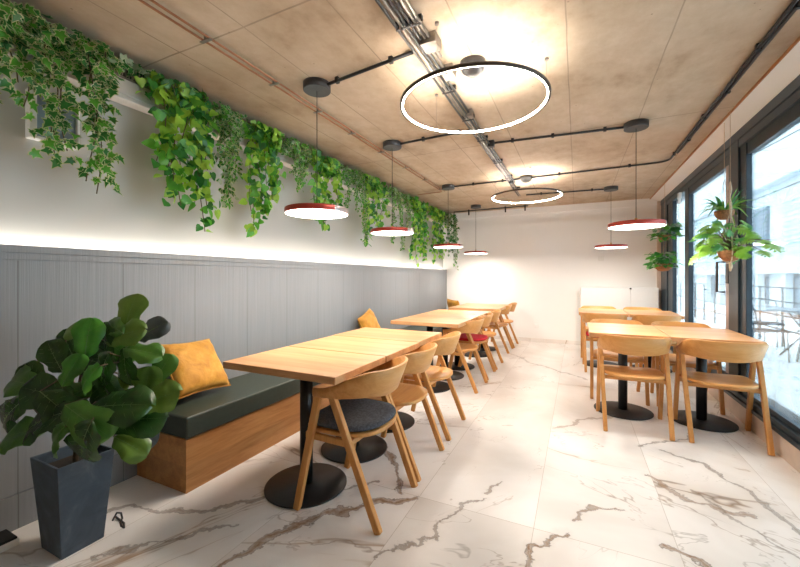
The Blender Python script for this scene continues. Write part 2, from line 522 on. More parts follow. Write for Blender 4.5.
# shallow plaster lip along the top of the far wall
struct(box('trim_1', 'wall_white', XL, XR, YB - .03, YB, 2.41, ZC))
# wainscot with cap and led trough
b = MB()
b.box(XL, XP, YF, YB, .17, 1.30)
b.box(XL, XP + .004, YF, YB, 1.305, 1.335)
b.box(XP - .012, XP + .006, YF, YB, 1.339, 1.375)
b.box(XL, XP - .004, YF, YB, 1.28, 1.345)
struct(b.build('wall_left_panelling', 'panel'))
bpy.data.objects['wall_left_panelling'].name = 'trim_2'
struct(box('baseboard_left', 'panel', XL, XP + .004, YF, YB, 0, .167))
struct(box('baseboard_back', 'marble_skirt', XP, XR, YB - .012, YB, 0, .07))
# window bulkhead soffit and warm edge strip
b = MB()
b.hexa([(1.10, YF, 2.515), (XR, YF, 2.472), (XR, YB, 2.472), (1.10, YB, 2.515), (1.10, YF, 2.70), (XR + .13, YF, 2.70), (XR + .13, YB, 2.70), (1.10, YB, 2.70)])
struct(b.build('trim_3', 'wall_white'))
struct(box('trim_4', 'bench_oak', 1.092, 1.10, YF, YB, 2.512, 2.53))
struct(box('trim_5', 'tile_edge', 1.195, XR, YB - .05, YB, 0, 2.47))
struct(box('wall_right_light_block', 'wall_white', XR + .03, XR + .13, YF, 1.25, .26, 2.45))  # unseen solid stretch, added to block daylight and darken the left foreground
struct(box('baseboard_right', 'tile_edge', XR, XR + .13, YF, YB, 0, .155))

# ------------------------------------------------------------------ glass front
def frame_window(name, y0, y1, parent_kind='window'):
    w = thing(name, '', '', (XR, y0, 0)); del w['label']; del w['category']; struct(w)
    return w
w1 = frame_window('window_1', 7.2, 5.8)
w2 = frame_window('window_2', -2.6, 3.8)
d1 = frame_window('door_1', 4.3, 5.8)
def wbox(nm, mat, par, x0, x1, y0, y1, z0, z1, bv=.003):
    m = MB(); m.box(x0, x1, y0, y1, z0, z1)
    o = m.build(nm, mat, None, (0, 0, 0), bv)
    o.parent = par; o.matrix_parent_inverse = Matrix.Translation(par.location).inverted()
    return o
# long head and sill belong to the structure
b = MB()
b.box(XR - .01, XR + .13, YF, YB, 2.395, 2.472)
b.box(XR + .0, XR + .13, YF, YB, 2.33, 2.393)
struct(b.build('trim_6', 'frame', bevel=.003))
b = MB()
b.box(XR - .02, XR + .13, YF, YB, .155, .185)
b.box(XR - .005, XR + .13, YF, YB, .187, .225)
b.box(XR + .02, XR + .13, YF, YB, .225, .262)
struct(b.build('trim_7', 'frame', bevel=.003))
b = MB()
b.box(XR + .012, XR + .052, 4.0, 4.34, .26, 2.335)
b.box(XR - .004, XR + .05, 4.12, 4.34, .225, 2.40)
struct(b.build('trim_8', 'frame', bevel=.004))
struct(box('trim_9', 'frame', XR - .004, XR + .055, 6.92, 7.345, .2, 2.40, bevel=.004))
# window 1, narrow light by the far corner
wbox('window_frame', 'frame', w1, XR + .012, XR + .065, 6.62, 6.92, .26, 2.335)
wbox('window_pane', 'glass', w1, XR + .035, XR + .045, 5.90, 6.62, .26, 2.335, 0)
wbox('window_frame', 'frame', w1, XR + .004, XR + .055, 5.72, 5.90, .26, 2.335)
# sliding door
wbox('door_head', 'frame', d1, XR + .01, XR + .06, 4.34, 5.72, 2.25, 2.335)
wbox('door_sill', 'frame', d1, XR + .01, XR + .06, 4.34, 5.72, .26, .33)
wbox('door_pane', 'glass', d1, XR + .035, XR + .045, 4.44, 5.72, .33, 2.25, 0)
wbox('door_stile', 'silver', d1, XR + .006, XR + .055, 4.345, 4.45, .33, 2.25)
m = MB()
m.tube([(XR - .0, 4.44, 1.08), (XR - .055, 4.46, 1.08), (XR - .055, 4.46, 1.36), (XR - .0, 4.44, 1.36)], .011, 8)
m.box(XR - .002, XR + .02, 4.36, 4.43, 1.16, 1.34)
o = m.build('door_handle', 'graphite'); o.parent = d1; o.matrix_parent_inverse = Matrix.Translation(d1.location).inverted()
# large panes
wbox('window_frame', 'frame', w2, XR + .02, XR + .07, 1.25, 4.0, 2.235, 2.335)
wbox('window_frame', 'frame', w2, XR + .02, XR + .07, 1.25, 1.35, .26, 2.235)
wbox('window_pane', 'glass', w2, XR + .036, XR + .044, 1.35, 4.0, .262, 2.235, 0)

# small door closer sensor on the head over the narrow light
m = MB(); m.box(XR - .035, XR, 6.02, 6.10, 2.26, 2.34); m.box(XR - .03, XR - .006, 6.04, 6.08, 2.19, 2.265)
tag(m.build('door_sensor', 'whitegloss', None, (XR, 6.06, 2.3), .004), 'small white sensor fixed on the dark frame above the narrow window', 'sensor')

# ------------------------------------------------------------------ chairs
def rounded_plan(n, hx, y0, y1, e0, e1):
    """closed outline, squarish front, rounder rear"""
    out = []
    cy = (y0 + y1) / 2; hy = (y1 - y0) / 2
    for k in range(n):
        a = 2 * PI * k / n
        ca, sa = cos(a), sin(a)
        e = e1 if sa > 0 else e0
        out.append((hx * abs(ca) ** (2 / e) * (1 if ca >= 0 else -1), cy + hy * abs(sa) ** (2 / e) * (1 if sa >= 0 else -1)))
    return out
def seat_mesh(z0, z1, hx, y0, y1, dome=0.0, saddle=.012, e0=2.6, e1=4.5, n=40, puff=0):
    m = MB()
    rings = [1.0, .97, .8, .55, .28]
    ol = rounded_plan(n, hx, y0, y1, e0, e1)
    cy = (y0 + y1) / 2
    def zt(x, y, s):
        return z1 + saddle * (x / hx) ** 2 - saddle + dome * (1 - s ** 2) + .010 * ((y - cy) / (y1 - cy)) ** 2 * (1 if y < cy else .3)
    top = []
    b0 = len(m.v)
    for s in rings:
        for (x, y) in ol:
            px, py = x * s, cy + (y - cy) * s
            z = zt(px, py, s) - (.006 + puff if s == 1.0 else (puff * .25 if s == .97 else 0))
            m.v.append((px, py, z))
    m.v.append((0, cy, zt(0, cy, 0)))
    for i in range(len(rings) - 1):
        for k in range(n):
            k2 = (k + 1) % n
            m.face((i * n + k, i * n + k2, (i + 1) * n + k2, (i + 1) * n + k), 0, True)
    L = len(rings)
    for k in range(n): m.face(((L - 1) * n + k, (L - 1) * n + (k + 1) % n, L * n), 0, True)
    b1 = len(m.v)
    for s in (1.0, .93):
        for (x, y) in ol:
            px, py = x * s, cy + (y - cy) * s
            m.v.append((px, py, zt(px, py, s) - (z1 - z0) + (.005 + puff * .5 if s == 1.0 else 0)))
    for k in range(n):
        k2 = (k + 1) % n
        m.face((b1 + k, b1 + k2, k2, k), 0, True)
        m.face((b1 + n + k, b1 + n + k2, b1 + k2, b1 + k), 0, True)
    m.face([b1 + n + k for k in range(n)][::-1], 0, True)
    return m
def backrest_mesh():
    m = MB()
    N = 36
    hx = .245
    st = []
    for i in range(N + 1):
        t = -1 + 2 * i / N
        a = t * PI / 2 * 1.0
        # plan curve: arms run forward, rear rounded
        ca, sa = cos(a), sin(a)
        x = hx * (abs(sa) ** .82) * (1 if sa >= 0 else -1)
        y = .12 - .322 * (abs(ca) ** .70)
        k = 1 - abs(t)
        k = min(1, k / .62); k = k * k * (3 - 2 * k)
        top = .654 + .104 * k ** .75
        bot = .612 + .012 * k - .018 * math.exp(-((t) / .40) ** 2)
        lean = .052 * k
        st.append((x, y, top, bot, lean))
    th = .016
    for i, (x, y, top, bot, lean) in enumerate(st):
        p = st[max(i - 1, 0)]; q = st[min(i + 1, N)]
        d = Vector((q[0] - p[0], q[1] - p[1], 0)).normalized()
        nrm = Vector((d.y, -d.x, 0))        # outward
        o = Vector((x, y, 0))
        ou = nrm * lean
        for (off, z, e) in ((th / 2, bot + .003, 0), (th / 2, (top + bot) / 2, .5), (th / 2, top - .003, 1), (th / 2 - .003, top, 1), (-th / 2 + .003, top, 1),
                            (-th / 2, top - .003, 1), (-th / 2, (top + bot) / 2, .5), (-th / 2, bot + .003, 0), (-th / 2 + .003, bot, 0), (th / 2 - .003, bot, 0)):
            w = o + nrm * off + ou * e
            m.v.append((w.x, w.y, z))
    K = 10
    for i in range(N):
        for k in range(K):
            k2 = (k + 1) % K
            m.face((i * K + k, (i + 1) * K + k, (i + 1) * K + k2, i * K + k2), 0, k in (0, 1, 5, 6))
    m.face([k for k in range(K)], 0); m.face([N * K + k for k in range(K)][::-1], 0)
    return m
def make_chair(pad=None):
    t = thing('dining_chair', 'x', 'chair')
    seat_mesh(.414, .440, .218, -.192, .232).build('seat', 'oak_x', t)
    backrest_mesh().build('backrest', 'oak_x', t)
    for s in (-1, 1):
        m = MB(); m.bar((s * .236, .235, 0), (s * .232, .098, .622), .030, .036, (0, 1, 0), .030, .038)
        m.build('leg', 'oak_z', t, bevel=.005)
        m = MB(); m.bar((s * .218, -.245, 0), (s * .232, .012, .622), .030, .036, (0, 1, 0), .030, .038)
        m.build('leg', 'oak_z', t, bevel=.005)
        m = MB(); m.bar((s * .218, .185, .398), (s * .214, -.088, .392), .020, .034, (0, 0, 1))
        m.build('side_rail', 'oak_z', t, bevel=.003)
    m = MB(); m.bar((-.215, .165, .397), (.215, .165, .397), .020, .03); m.build('seat_rail', 'oak_x', t, bevel=.003)
    m = MB(); m.bar((-.215, -.075, .393), (.215, -.075, .393), .020, .03); m.build('seat_rail', 'oak_x', t, bevel=.003)
    if pad:
        o = seat_mesh(.441, .474, .216, -.190, .228, .010, .010, puff=.010).build('seat_pad', pad, t)
        o['label'] = 'dark grey felt seat pad' if pad == 'felt' else 'red felt seat pad'
    return t
GC = {'w1': 'chairs along the nearest table row by the bench', 'w2': 'chairs along the middle table row by the bench',
      'w3': 'chairs along the farthest table row by the bench', 'r1': 'chairs around the near window tables', 'r2': 'chairs around the far window tables'}
RZ = PI / 2          # local +y (front) turned to world -x
grey = make_chair('felt')
grey.location = (-1.095, 1.765, 0); grey.rotation_euler = (0, 0, RZ)
grey['label'] = 'oak dining chair with a dark grey felt seat pad, nearest on the left'; grey['group'] = GC['w1']
ch = make_chair()
ch.location = (-1.10, 2.265, 0); ch.rotation_euler = (0, 0, RZ)
ch['label'] = 'bare oak dining chair directly behind the grey-padded chair in the left row'; ch['group'] = GC['w1']
red = make_chair('redfelt')
red.location = (-1.20, 4.62, 0); red.rotation_euler = (0, 0, RZ)
red['label'] = 'oak dining chair with a red seat pad in the second table row by the bench'; red['group'] = GC['w2']
dup(ch, (-1.11, 2.87, 0), RZ + .02, 'bare oak dining chair at the far end of the nearest bench table row', GC['w1'])
dup(ch, (-1.19, 4.08, 0), RZ - .02, 'bare oak dining chair nearest of the second table row by the bench', GC['w2'])
dup(ch, (-1.20, 5.165, 0), RZ, 'bare oak dining chair just beyond the red-padded chair by the bench tables', GC['w2'])
dup(ch, (-1.23, 6.30, 0), RZ, 'bare oak dining chair second from the back wall in the bench row', GC['w3'])
dup(ch, (-1.22, 6.82, 0), RZ, 'bare oak dining chair closest to the white back wall in the bench row', GC['w3'])
dup(ch, (.415, 3.60, 0), .03, 'oak dining chair with its back to us, left one at the near window table', GC['r1'])
dup(ch, (.985, 3.625, 0), -.02, 'oak dining chair with its back to us, right one at the near window table', GC['r1'])
dup(ch, (.37, 4.42, 0), PI, 'oak dining chair on the far side of the near window tables, left one', GC['r1'])
dup(ch, (.93, 4.43, 0), PI, 'oak dining chair on the far side of the near window tables, right one', GC['r1'])
dup(red, (.32, 5.56, 0), 0, 'oak dining chair with a red seat pad at the far window table', GC['r2'])
dup(ch, (.885, 5.58, 0), 0, 'bare oak dining chair before the far window table, next to the glass door', GC['r2'])
dup(ch, (.30, 6.47, 0), PI, 'oak dining chair behind the far window table, left one before the white cupboard', GC['r2'])
dup(ch, (.88, 6.47, 0), PI, 'oak dining chair behind the far window table, right one below the corner plants', GC['r2'])

# ------------------------------------------------------------------ tables
def make_table(lx, ly, off=0.0):
    t = thing('pedestal_table', 'x', 'table')
    m = MB(); m.box(-lx / 2, lx / 2, -ly / 2, ly / 2, .712, .75)
    m.build('tabletop', 'table_oak', t, bevel=.003)
    m = MB(); m.lathe([(.232, 0), (.235, .003), (.235, .009), (.231, .012), (.06, .013), (.038, .02)], 56, (-.9 * off, off, 0)); m.build('base_plate', 'black', t)
    m = MB(); m.lathe([(.037, .012), (.037, .70)], 28, (-.9 * off, off, 0)); m.build('column', 'black', t)
    m = MB(); m.box(-.16, .16, -.14 + off, .14 + off, .70, .711); m.build('top_plate', 'black', t, bevel=.002)
    return t
GT = {'w1': 'tables of the nearest bench row', 'w2': 'tables of the second bench row', 'w3': 'tables of the farthest bench row', 'r1': 'near window tables', 'r2': 'far window tables'}
tb = make_table(.755, .509, .04)
tb.location = (-1.40, 1.692, 0); tb['label'] = 'oak pedestal table nearest the camera by the bench, in front of the grey-padded chair'; tb['group'] = GT['w1']
dup(tb, (-1.40, 2.212, 0), 0, 'oak pedestal table, middle one of the nearest bench row', GT['w1'])
dup(tb, (-1.412, 2.738, 0), 0, 'oak pedestal table at the far end of the nearest bench row', GT['w1'])
for y, l in ((3.825, 'nearest of the second bench row, by the middle mustard cushion'), (4.344, 'middle of the second bench row, at the red-padded chair'), (4.863, 'far end of the second bench row')):
    dup(tb, (-1.44, y, 0), 0, 'oak pedestal table, ' + l, GT['w2'])
dup(tb, (-1.41, 5.75, 0), 0, 'oak pedestal table in the farthest bench row, nearer of its two', GT['w3'])
dup(tb, (-1.41, 6.27, 0), 0, 'oak pedestal table closest to the back wall along the bench', GT['w3'])
tr = make_table(.566, .78)
tr.location = (.377, 3.93, 0); tr['label'] = 'oak pedestal table near the window, left one of the near pair'; tr['group'] = GT['r1']
dup(tr, (.95, 3.93, 0), 0, 'oak pedestal table touching the glass side, right one of the near window pair', GT['r1'])
dup(tr, (.305, 5.86, 0), 0, 'oak pedestal table of the far window pair, left one over the red pad', GT['r2'])
dup(tr, (.88, 5.86, 0), 0, 'oak pedestal table of the far window pair, right one by the glass door', GT['r2'])

# ------------------------------------------------------------------ bench and cushions
BX0, BX1, BY0, BY1 = XP + .005, -1.98, 1.364, 7.38
bn = thing('bench', 'long oak bench with a dark green leather seat running along the grey panelled wall', 'bench', (BX0, BY0, 0))
m = MB(); m.box(0, BX1 - BX0 - .003, 0, BY1 - BY0, 0, .303); m.build('bench_box', 'bench_oak', bn, bevel=.002)
def cushion_block(x0, x1, y0, y1, z0, z1):
    m = MB()
    nx, ny = 10, 40
    def top(i, j):
        u, v = i / nx, j / ny
        e = (1 - (2 * u - 1) ** 8)
        return z1 - .010 * (1 - e) + .006 * sin(u * PI)
    m.box(x0, x1, y0, y1, z0, z1)
    return m
m = cushion_block(0, BX1 - BX0 + .006, -.004, BY1 - BY0, .305, .43); m.build('seat_cushion', 'leather', bn, bevel=.014, segs=4)

def pillow(name, label, loc, size, rot, group):
    n = 22
    m = MB()
    h = size / 2
    rr = random.Random(int(abs(loc[1]) * 100))
    ph = [rr.uniform(0, 6.28) for _ in range(6)]
    for sgn in (1, -1):
        for i in range(n + 1):
            for j in range(n + 1):
                u, v = 2 * i / n - 1, 2 * j / n - 1
                prof = max(0, (1 - u ** 4)) ** .55 * max(0, (1 - v ** 4)) ** .55
                px = u * h * (1 - .07 * (1 - v * v) * u * u)
                pz = v * h * (1 - .07 * (1 - u * u) * v * v)
                w = .004 * sin(9 * u + ph[0] + 3 * v) * sin(8 * v + ph[1]) + .005 * sin(14 * (u + v) + ph[2]) * abs(u * v)
                m.v.append((px, sgn * (.066 * prof + w * prof ** .5), pz))
    N1 = (n + 1) ** 2
    for s, b in ((1, 0), (-1, N1)):
        for i in range(n):
            for j in range(n):
                q = (b + i * (n + 1) + j, b + (i + 1) * (n + 1) + j, b + (i + 1) * (n + 1) + j + 1, b + i * (n + 1) + j + 1)
                m.face(q if s < 0 else q[::-1], 0, True)
    me_o = m.build(name, 'velvet', None)
    bm = bmesh.new(); bm.from_mesh(me_o.data); bmesh.ops.remove_doubles(bm, verts=bm.verts, dist=.0006); bm.to_mesh(me_o.data); bm.free()
    me_o.location = loc; me_o.rotation_euler = rot
    tag(me_o, label, 'cushion', group)
    # piped edge as part
    e = MB()
    pts = []
    for a, bb in (((-1, -1), (1, -1)), ((1, -1), (1, 1)), ((1, 1), (-1, 1)), ((-1, 1), (-1, -1))):
        for k in range(n):
            f = k / n
            u, v = a[0] + (bb[0] - a[0]) * f, a[1] + (bb[1] - a[1]) * f
            pts.append((u * h * (1 - .07 * (1 - v * v) * u * u), 0, v * h * (1 - .07 * (1 - u * u) * v * v)))
    e.tube(pts, .004, 6, closed=True)
    e.build('edge_seam', 'velvet', me_o)
    return me_o
GP = 'mustard cushions on the bench'
# local y is the thickness; turned so thickness points to +x, leaning back on the wall
pillow('cushion', 'mustard velvet cushion nearest us, leaning above the green bench end beside the fig', (-2.310, 1.655, .622), .385, (math.radians(37), math.radians(-3), math.radians(-88)), GP)
pillow('cushion', 'mustard velvet cushion leaning at the second bench table row', (-2.31, 3.98, .61), .36, (math.radians(20), math.radians(16), math.radians(-84)), GP)
pillow('cushion', 'mustard velvet cushion in the far bench corner by the white wall', (-2.20, 7.12, .60), .36, (math.radians(18), math.radians(4), math.radians(-35)), GP)

# ------------------------------------------------------------------ pendant lamps
def make_pendant():
    t = thing('pendant_lamp', 'x', 'pendant lamp')
    m = MB(); m.lathe([(.088, -.050), (.092, -.047), (.092, -.001), (.09, 0)], 40); m.build('canopy', 'graphite', t)
    m = MB(); m.tube([(0, 0, -.05), (0, 0, -.812)], .0028, 6); m.build('cord', 'black', t)
    m = MB(); m.lathe([(.011, -.81), (.011, -.842), (.02, -.850)], 16); m.build('cord_grip', 'brass', t)
    # shade: shallow dome and rim, open below
    m = MB()
    m.lathe([(.206, -.884), (.211, -.884), (.212, -.880), (.212, -.854), (.208, -.848), (.10, -.844), (.012, -.842)], 72, mi=0)
    b0 = len(m.v)
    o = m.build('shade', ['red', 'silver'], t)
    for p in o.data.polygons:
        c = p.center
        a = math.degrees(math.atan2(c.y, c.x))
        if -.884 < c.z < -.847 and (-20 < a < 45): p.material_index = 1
    m = MB(); m.lathe([(.207, -.8845), (.19, -.8855), (.1, -.8865), (.001, -.887)], 56); m.build('diffuser', 'glow', t)
    return t
pend_pos = [(-1.593, 2.03, 'over the nearest bench table'), (-1.63, 3.24, 'second from us along the ivy wall'), (-1.668, 5.10, 'third from us along the ivy wall'), (-1.67, 6.72, 'farthest along the ivy wall, near the back wall'),
            (.453, 3.71, 'over the near window tables'), (.447, 6.20, 'over the far window tables')]
p0 = make_pendant()
DISC_POWER = 7.5
for i, (x, y, l) in enumerate(pend_pos):
    lab = 'round red rimmed pendant lamp ' + l
    g = 'pendant lamps over the bench tables' if i < 4 else 'pendant lamps over the window tables'
    if i == 0:
        p0.location = (x, y, ZC); p0['label'] = lab; p0['group'] = g
    else: dup(p0, (x, y, ZC), 0, lab, g)
    ld = bpy.data.lights.new('pendant_light', 'AREA'); ld.shape = 'DISK'; ld.size = .38
    ld.energy = DISC_POWER; ld.color = (1, .90, .78)
    lo = bpy.data.objects.new('pendant_light', ld); C.objects.link(lo); lo.location = (x, y, ZC - .897)

# ------------------------------------------------------------------ ring lamps
def make_ring():
    t = thing('ring_lamp', 'x', 'ring lamp')
    Rr, z0, z1 = .437, -.270, -.250
    m = MB(); m.lathe([(Rr - .006, z0 + .004), (Rr + .007, z0 + .004), (Rr + .008, z1), (Rr - .007, z1), (Rr - .006, z0 + .004)], 96, caps=False)
    m.build('ring_body', 'ringdark', t)
    m = MB(); m.lathe([(Rr - .0075, z1 - .003), (Rr - .011, z1 - .005), (Rr - .011, z0 + .006), (Rr - .0075, z0 + .005), (Rr - .0075, z1 - .003)], 96, caps=False)
    m.build('light_band', 'ringglow', t)
    m = MB(); m.lathe([(.004, -.082), (.035, -.076), (.062, -.056), (.076, -.022), (.078, 0)], 32); m.build('canopy', 'darksteel', t)
    for k in range(3):
        a = 2 * PI * k / 3 + .35
        m = MB()
        m.tube([(Rr * cos(a), Rr * sin(a), z1), (Rr * cos(a), Rr * sin(a), -.012)], .0008, 5)
        m.lathe([(.012, -.012), (.012, 0)], 12, (Rr * cos(a), Rr * sin(a), 0))
        m.build('suspension_wire', 'steel', t)
    return t
r0 = make_ring()
r0.location = (-.575, 2.235, ZC); r0['label'] = 'large glowing ring lamp hanging nearest us below the concrete ceiling'; r0['group'] = 'ring lamps'
dup(r0, (-.60, 5.08, ZC), .4, 'glowing ring lamp farther back, nearer the white back wall', 'ring lamps')

# ------------------------------------------------------------------ conduits on the ceiling
ZP = ZC - .035
ct = thing('conduit_bundle', 'bundle of steel and black electrical pipes running along the middle of the ceiling', 'conduit', (-.775, 0, ZC))
for k, (dx, mt, dz, y1) in enumerate(((-.06, 'darksteel', -.03, 6.1), (-.035, 'steel', -.028, 6.1), (-.010, 'black', -.03, 5.6), (.014, 'black', -.028, 5.2), (.040, 'steel', -.03, 2.15), (.062, 'steel', -.028, 2.05))):
    m = MB(); m.tube([(dx, -2.5, dz), (dx, y1, dz)], .0085, 8); m.build('pipe', mt, ct)
for y in (-1.6, -.6, .4, 1.25, 1.72, 2.45, 2.95, 3.45, 4.2, 4.9, 5.6):
    m = MB(); m.box(-.075, .078 if y < 2.1 else .03, y - .012, y + .012, -.022, 0); m.box(-.068, .07 if y < 2.1 else .028, y - .006, y + .006, -.043, -.039)
    m.build('clamp', 'darksteel', ct)
for (x, y, sx, sy, mt) in ((.055, 1.90, .045, .05, 'steel'), (.055, 2.22, .035, .045, 'steel'), (.03, 3.60, .03, .03, 'black'), (-.02, 5.12, .03, .03, 'black'), (.02, 2.86, .02, .03, 'steel')):
    m = MB(); m.box(x - sx, x + sx, y - sy, y + sy, -.06, -.001); m.build('junction_box', mt, ct, bevel=.005)
def arc(c, r, a0, a1, z, n=6):
    return [(c[0] + r * cos(a0 + (a1 - a0) * k / n), c[1] + r * sin(a0 + (a1 - a0) * k / n), z) for k in range(n + 1)]
def conduit(label, pts, mat, r=.0095, clips=(), off=ZC, name='ceiling_conduit'):
    o = thing(name, label, 'conduit', pts[0])
    P0 = Vector(pts[0])
    m = MB(); m.tube([Vector(p) - P0 for p in pts], r, 8); m.build('pipe', mat, o)
    for (x, y) in clips:
        m = MB(); m.box(x - .012 - P0.x, x + .012 - P0.x, y - .012 - P0.y, y + .012 - P0.y, -r - .004, ZC - P0.z)
        m.build('clip', 'black', o)
    return o
zc = ZC - .022
GCN = 'black conduits across the ceiling'
for args in (('black conduit from the nearest left pendant canopy to the ceiling pipe bundle', [(-1.50, 2.03, zc), (-.85, 1.95, zc)], [(-1.42, 2.02), (-1.0, 1.97)]),
             ('black conduit from the second left pendant canopy towards the pipe bundle', [(-1.535, 3.24, zc), (-.85, 3.20, zc)], [(-1.3, 3.23), (-.95, 3.21)]),
             ('black conduit from the pipe bundle to the near window pendant canopy', [(-.735, 3.605, zc), (.36, 3.71, zc)], [(-.55, 3.625), (-.2, 3.66), (.22, 3.70)]),
             ('black conduit from the far ring lamp to the far window pendant canopy', [(-.72, 6.105, zc), (.355, 6.20, zc)], [(-.5, 6.13), (.2, 6.19)]),
             ('black conduit beside the farthest left pendant canopy, along the back wall', [(-2.20, 7.10, zc - .07), (-2.20, 7.10, zc), (-2.12, 7.10, zc), (-.80, 7.05, zc)], [(-1.9, 7.09), (-1.2, 7.065), (-.85, 7.05)])):
    o = conduit(args[0], args[1], 'black', .011, args[2]); o['group'] = GCN
o = conduit('long black conduit from the third left pendant, crossing the ceiling then turning along the windows', [(-1.575, 5.10, zc), (.80, 5.02, zc)] + arc((.80, 4.90), .12, PI / 2, 0, zc)[1:] + [(.92, -2.5, zc)], 'black', .011,
            [(-1.3, 5.09), (-.9, 5.08), (-.2, 5.055), (.55, 5.03), (.92, 4.75), (.92, 3.75), (.92, 2.75), (.92, 1.8)]); o['group'] = GCN
o = conduit('steel conduit running beside the long black one above the windows', [(.945, 4.72, zc), (.945, -2.5, zc)], 'darksteel', .010, [(.945, 4.3), (.945, 3.3), (.945, 2.4)])
cp = thing('copper_pipe_run', 'pair of thin copper pipes clipped to the ceiling along the ivy wall', 'pipe', (-1.8115, 0, ZC))
for x in (-1.835, -1.788):
    pts = [(x, -2.5, zc), (x, 5.30, zc)]
    if x < -1.80: pts += [(x - .01, 5.33, zc), (x - .05, 5.34, zc), (-2.25, 5.36, zc)]
    else: pts += [(x - .02, 5.345, zc)]
    m = MB(); m.tube([Vector(p) - cp.location for p in pts], .0062, 8); m.build('pipe', 'copper', cp)
for y in (.55, 1.0, 1.36, 1.86, 2.32, 2.8, 3.35, 3.95, 4.55, 5.15):
    m = MB(); m.box(-.040, .041, y - .01, y + .01, -.034, -.031); m.box(-.007, .008, y - .008, y + .008, -.033, 0)
    m.build('clip', 'steel', cp)

# ------------------------------------------------------------------ planter ledge, grille, wall box
pl = thing('planter_trough', 'long pale planter trough high on the grey wall carrying the trailing plants', 'planter', (XL + .002, 0, 2.28))
m = MB()
m.box(0, .13, YF + .01, YB - .01, 0, .012); m.box(.118, .13, YF + .01, YB - .01, .012, .15); m.box(0, .01, YF + .01, YB - .01, .012, .15)
m.box(.11, .14, YF + .01, YB - .01, -.02, .006)
m.build('trough', 'plaster', pl, bevel=.004)
m = MB(); m.box(.01, .118, YF + .01, YB - .01, .012, .12); m.build('soil', 'soil', pl)
gr = thing('vent_grille', 'dark slotted air grille set in the front of the planter trough', 'grille', (-2.40, 1.29, 2.43))
m = MB(); m.box(.0, .006, -.14, .14, -.04, .045); m.build('backing', 'black', gr)
m = MB()
for k in range(15):
    y = -.132 + k * .0188
    m.box(.006, .014, y - .0035, y + .0035, -.036, .04)
m.box(.005, .012, -.145, .145, .04, .052); m.box(.005, .012, -.145, .145, -.048, -.038)
m.build('slats', 'steel', gr)
wb = thing('wall_hatch', 'square white framed hatch with a blue grey panel on the left wall behind the ivy', 'hatch', (XL, .985, 2.05))
m = MB()
h0, w0 = .125, .105
m.box(0, .05, -w0, -w0 + .03, -h0, h0); m.box(0, .05, w0 - .012, w0, -h0, h0); m.box(0, .05, -w0 + .03, w0 - .012, -h0, -h0 + .016); m.box(0, .05, -w0 + .03, w0 - .012, h0 - .014, h0)
m.build('hatch_frame', 'white', wb, bevel=.004)
m = MB(); m.box(0, .03, -w0 + .03, w0 - .012, -h0 + .016, h0 - .014); m.build('hatch_panel', 'facade_grey', wb)

# led strip in the wainscot trough
m = MB(); m.box(XL + .012, XL + .030, -2.5, 7.35, 1.347, 1.353)
tag(m.build('led_strip', 'ledglow', None, (XL, 0, 1.35)), 'glowing light strip along the top of the grey wall panelling', 'light strip')
ld = bpy.data.lights.new('led_light', 'AREA'); ld.shape = 'RECTANGLE'; ld.size = .02; ld.size_y = 9.8
ld.energy = 7.5; ld.color = (1, .93, .83)
lo = bpy.data.objects.new('led_light', ld); C.objects.link(lo); lo.location = (XL + .035, 2.4, 1.357); lo.rotation_euler = (PI, math.radians(0), 0)

# ------------------------------------------------------------------ back wall objects
cb = thing('cupboard', 'low flush white cupboard against the back wall behind the far window tables', 'cupboard', (.058, 7.16, 0))
m = MB(); m.box(0, 1.13, .018, .235, 0, 1.045); m.build('body', 'whitegloss', cb, bevel=.003)
for x0, x1 in ((.004, .735), (.740, 1.126)):
    m = MB(); m.box(x0, x1, 0, .017, .06, 1.04); m.build('cupboard_door', 'whitegloss', cb, bevel=.002)
m = MB(); m.box(.725, .752, -.016, 0, 1.015, 1.04); m.build('knob', 'black', cb, bevel=.003)
m = MB(); m.box(-.04, .04, -.01, 0, -.035, .035); m.box(-.028, .028, -.013, -.009, -.022, .022)
tag(m.build('wall_socket', 'white', None, (0, 0, 0), .003), 'white wall socket low on the back wall', 'socket').location = (-.68, 7.40, .30)
m = MB(); m.box(-.045, .045, -.022, 0, -.04, .04)
tag(m.build('thermostat', 'white', None, (0, 0, 0), .006), 'small white thermostat on the back wall above the cupboard', 'thermostat').location = (.38, 7.40, 1.54)

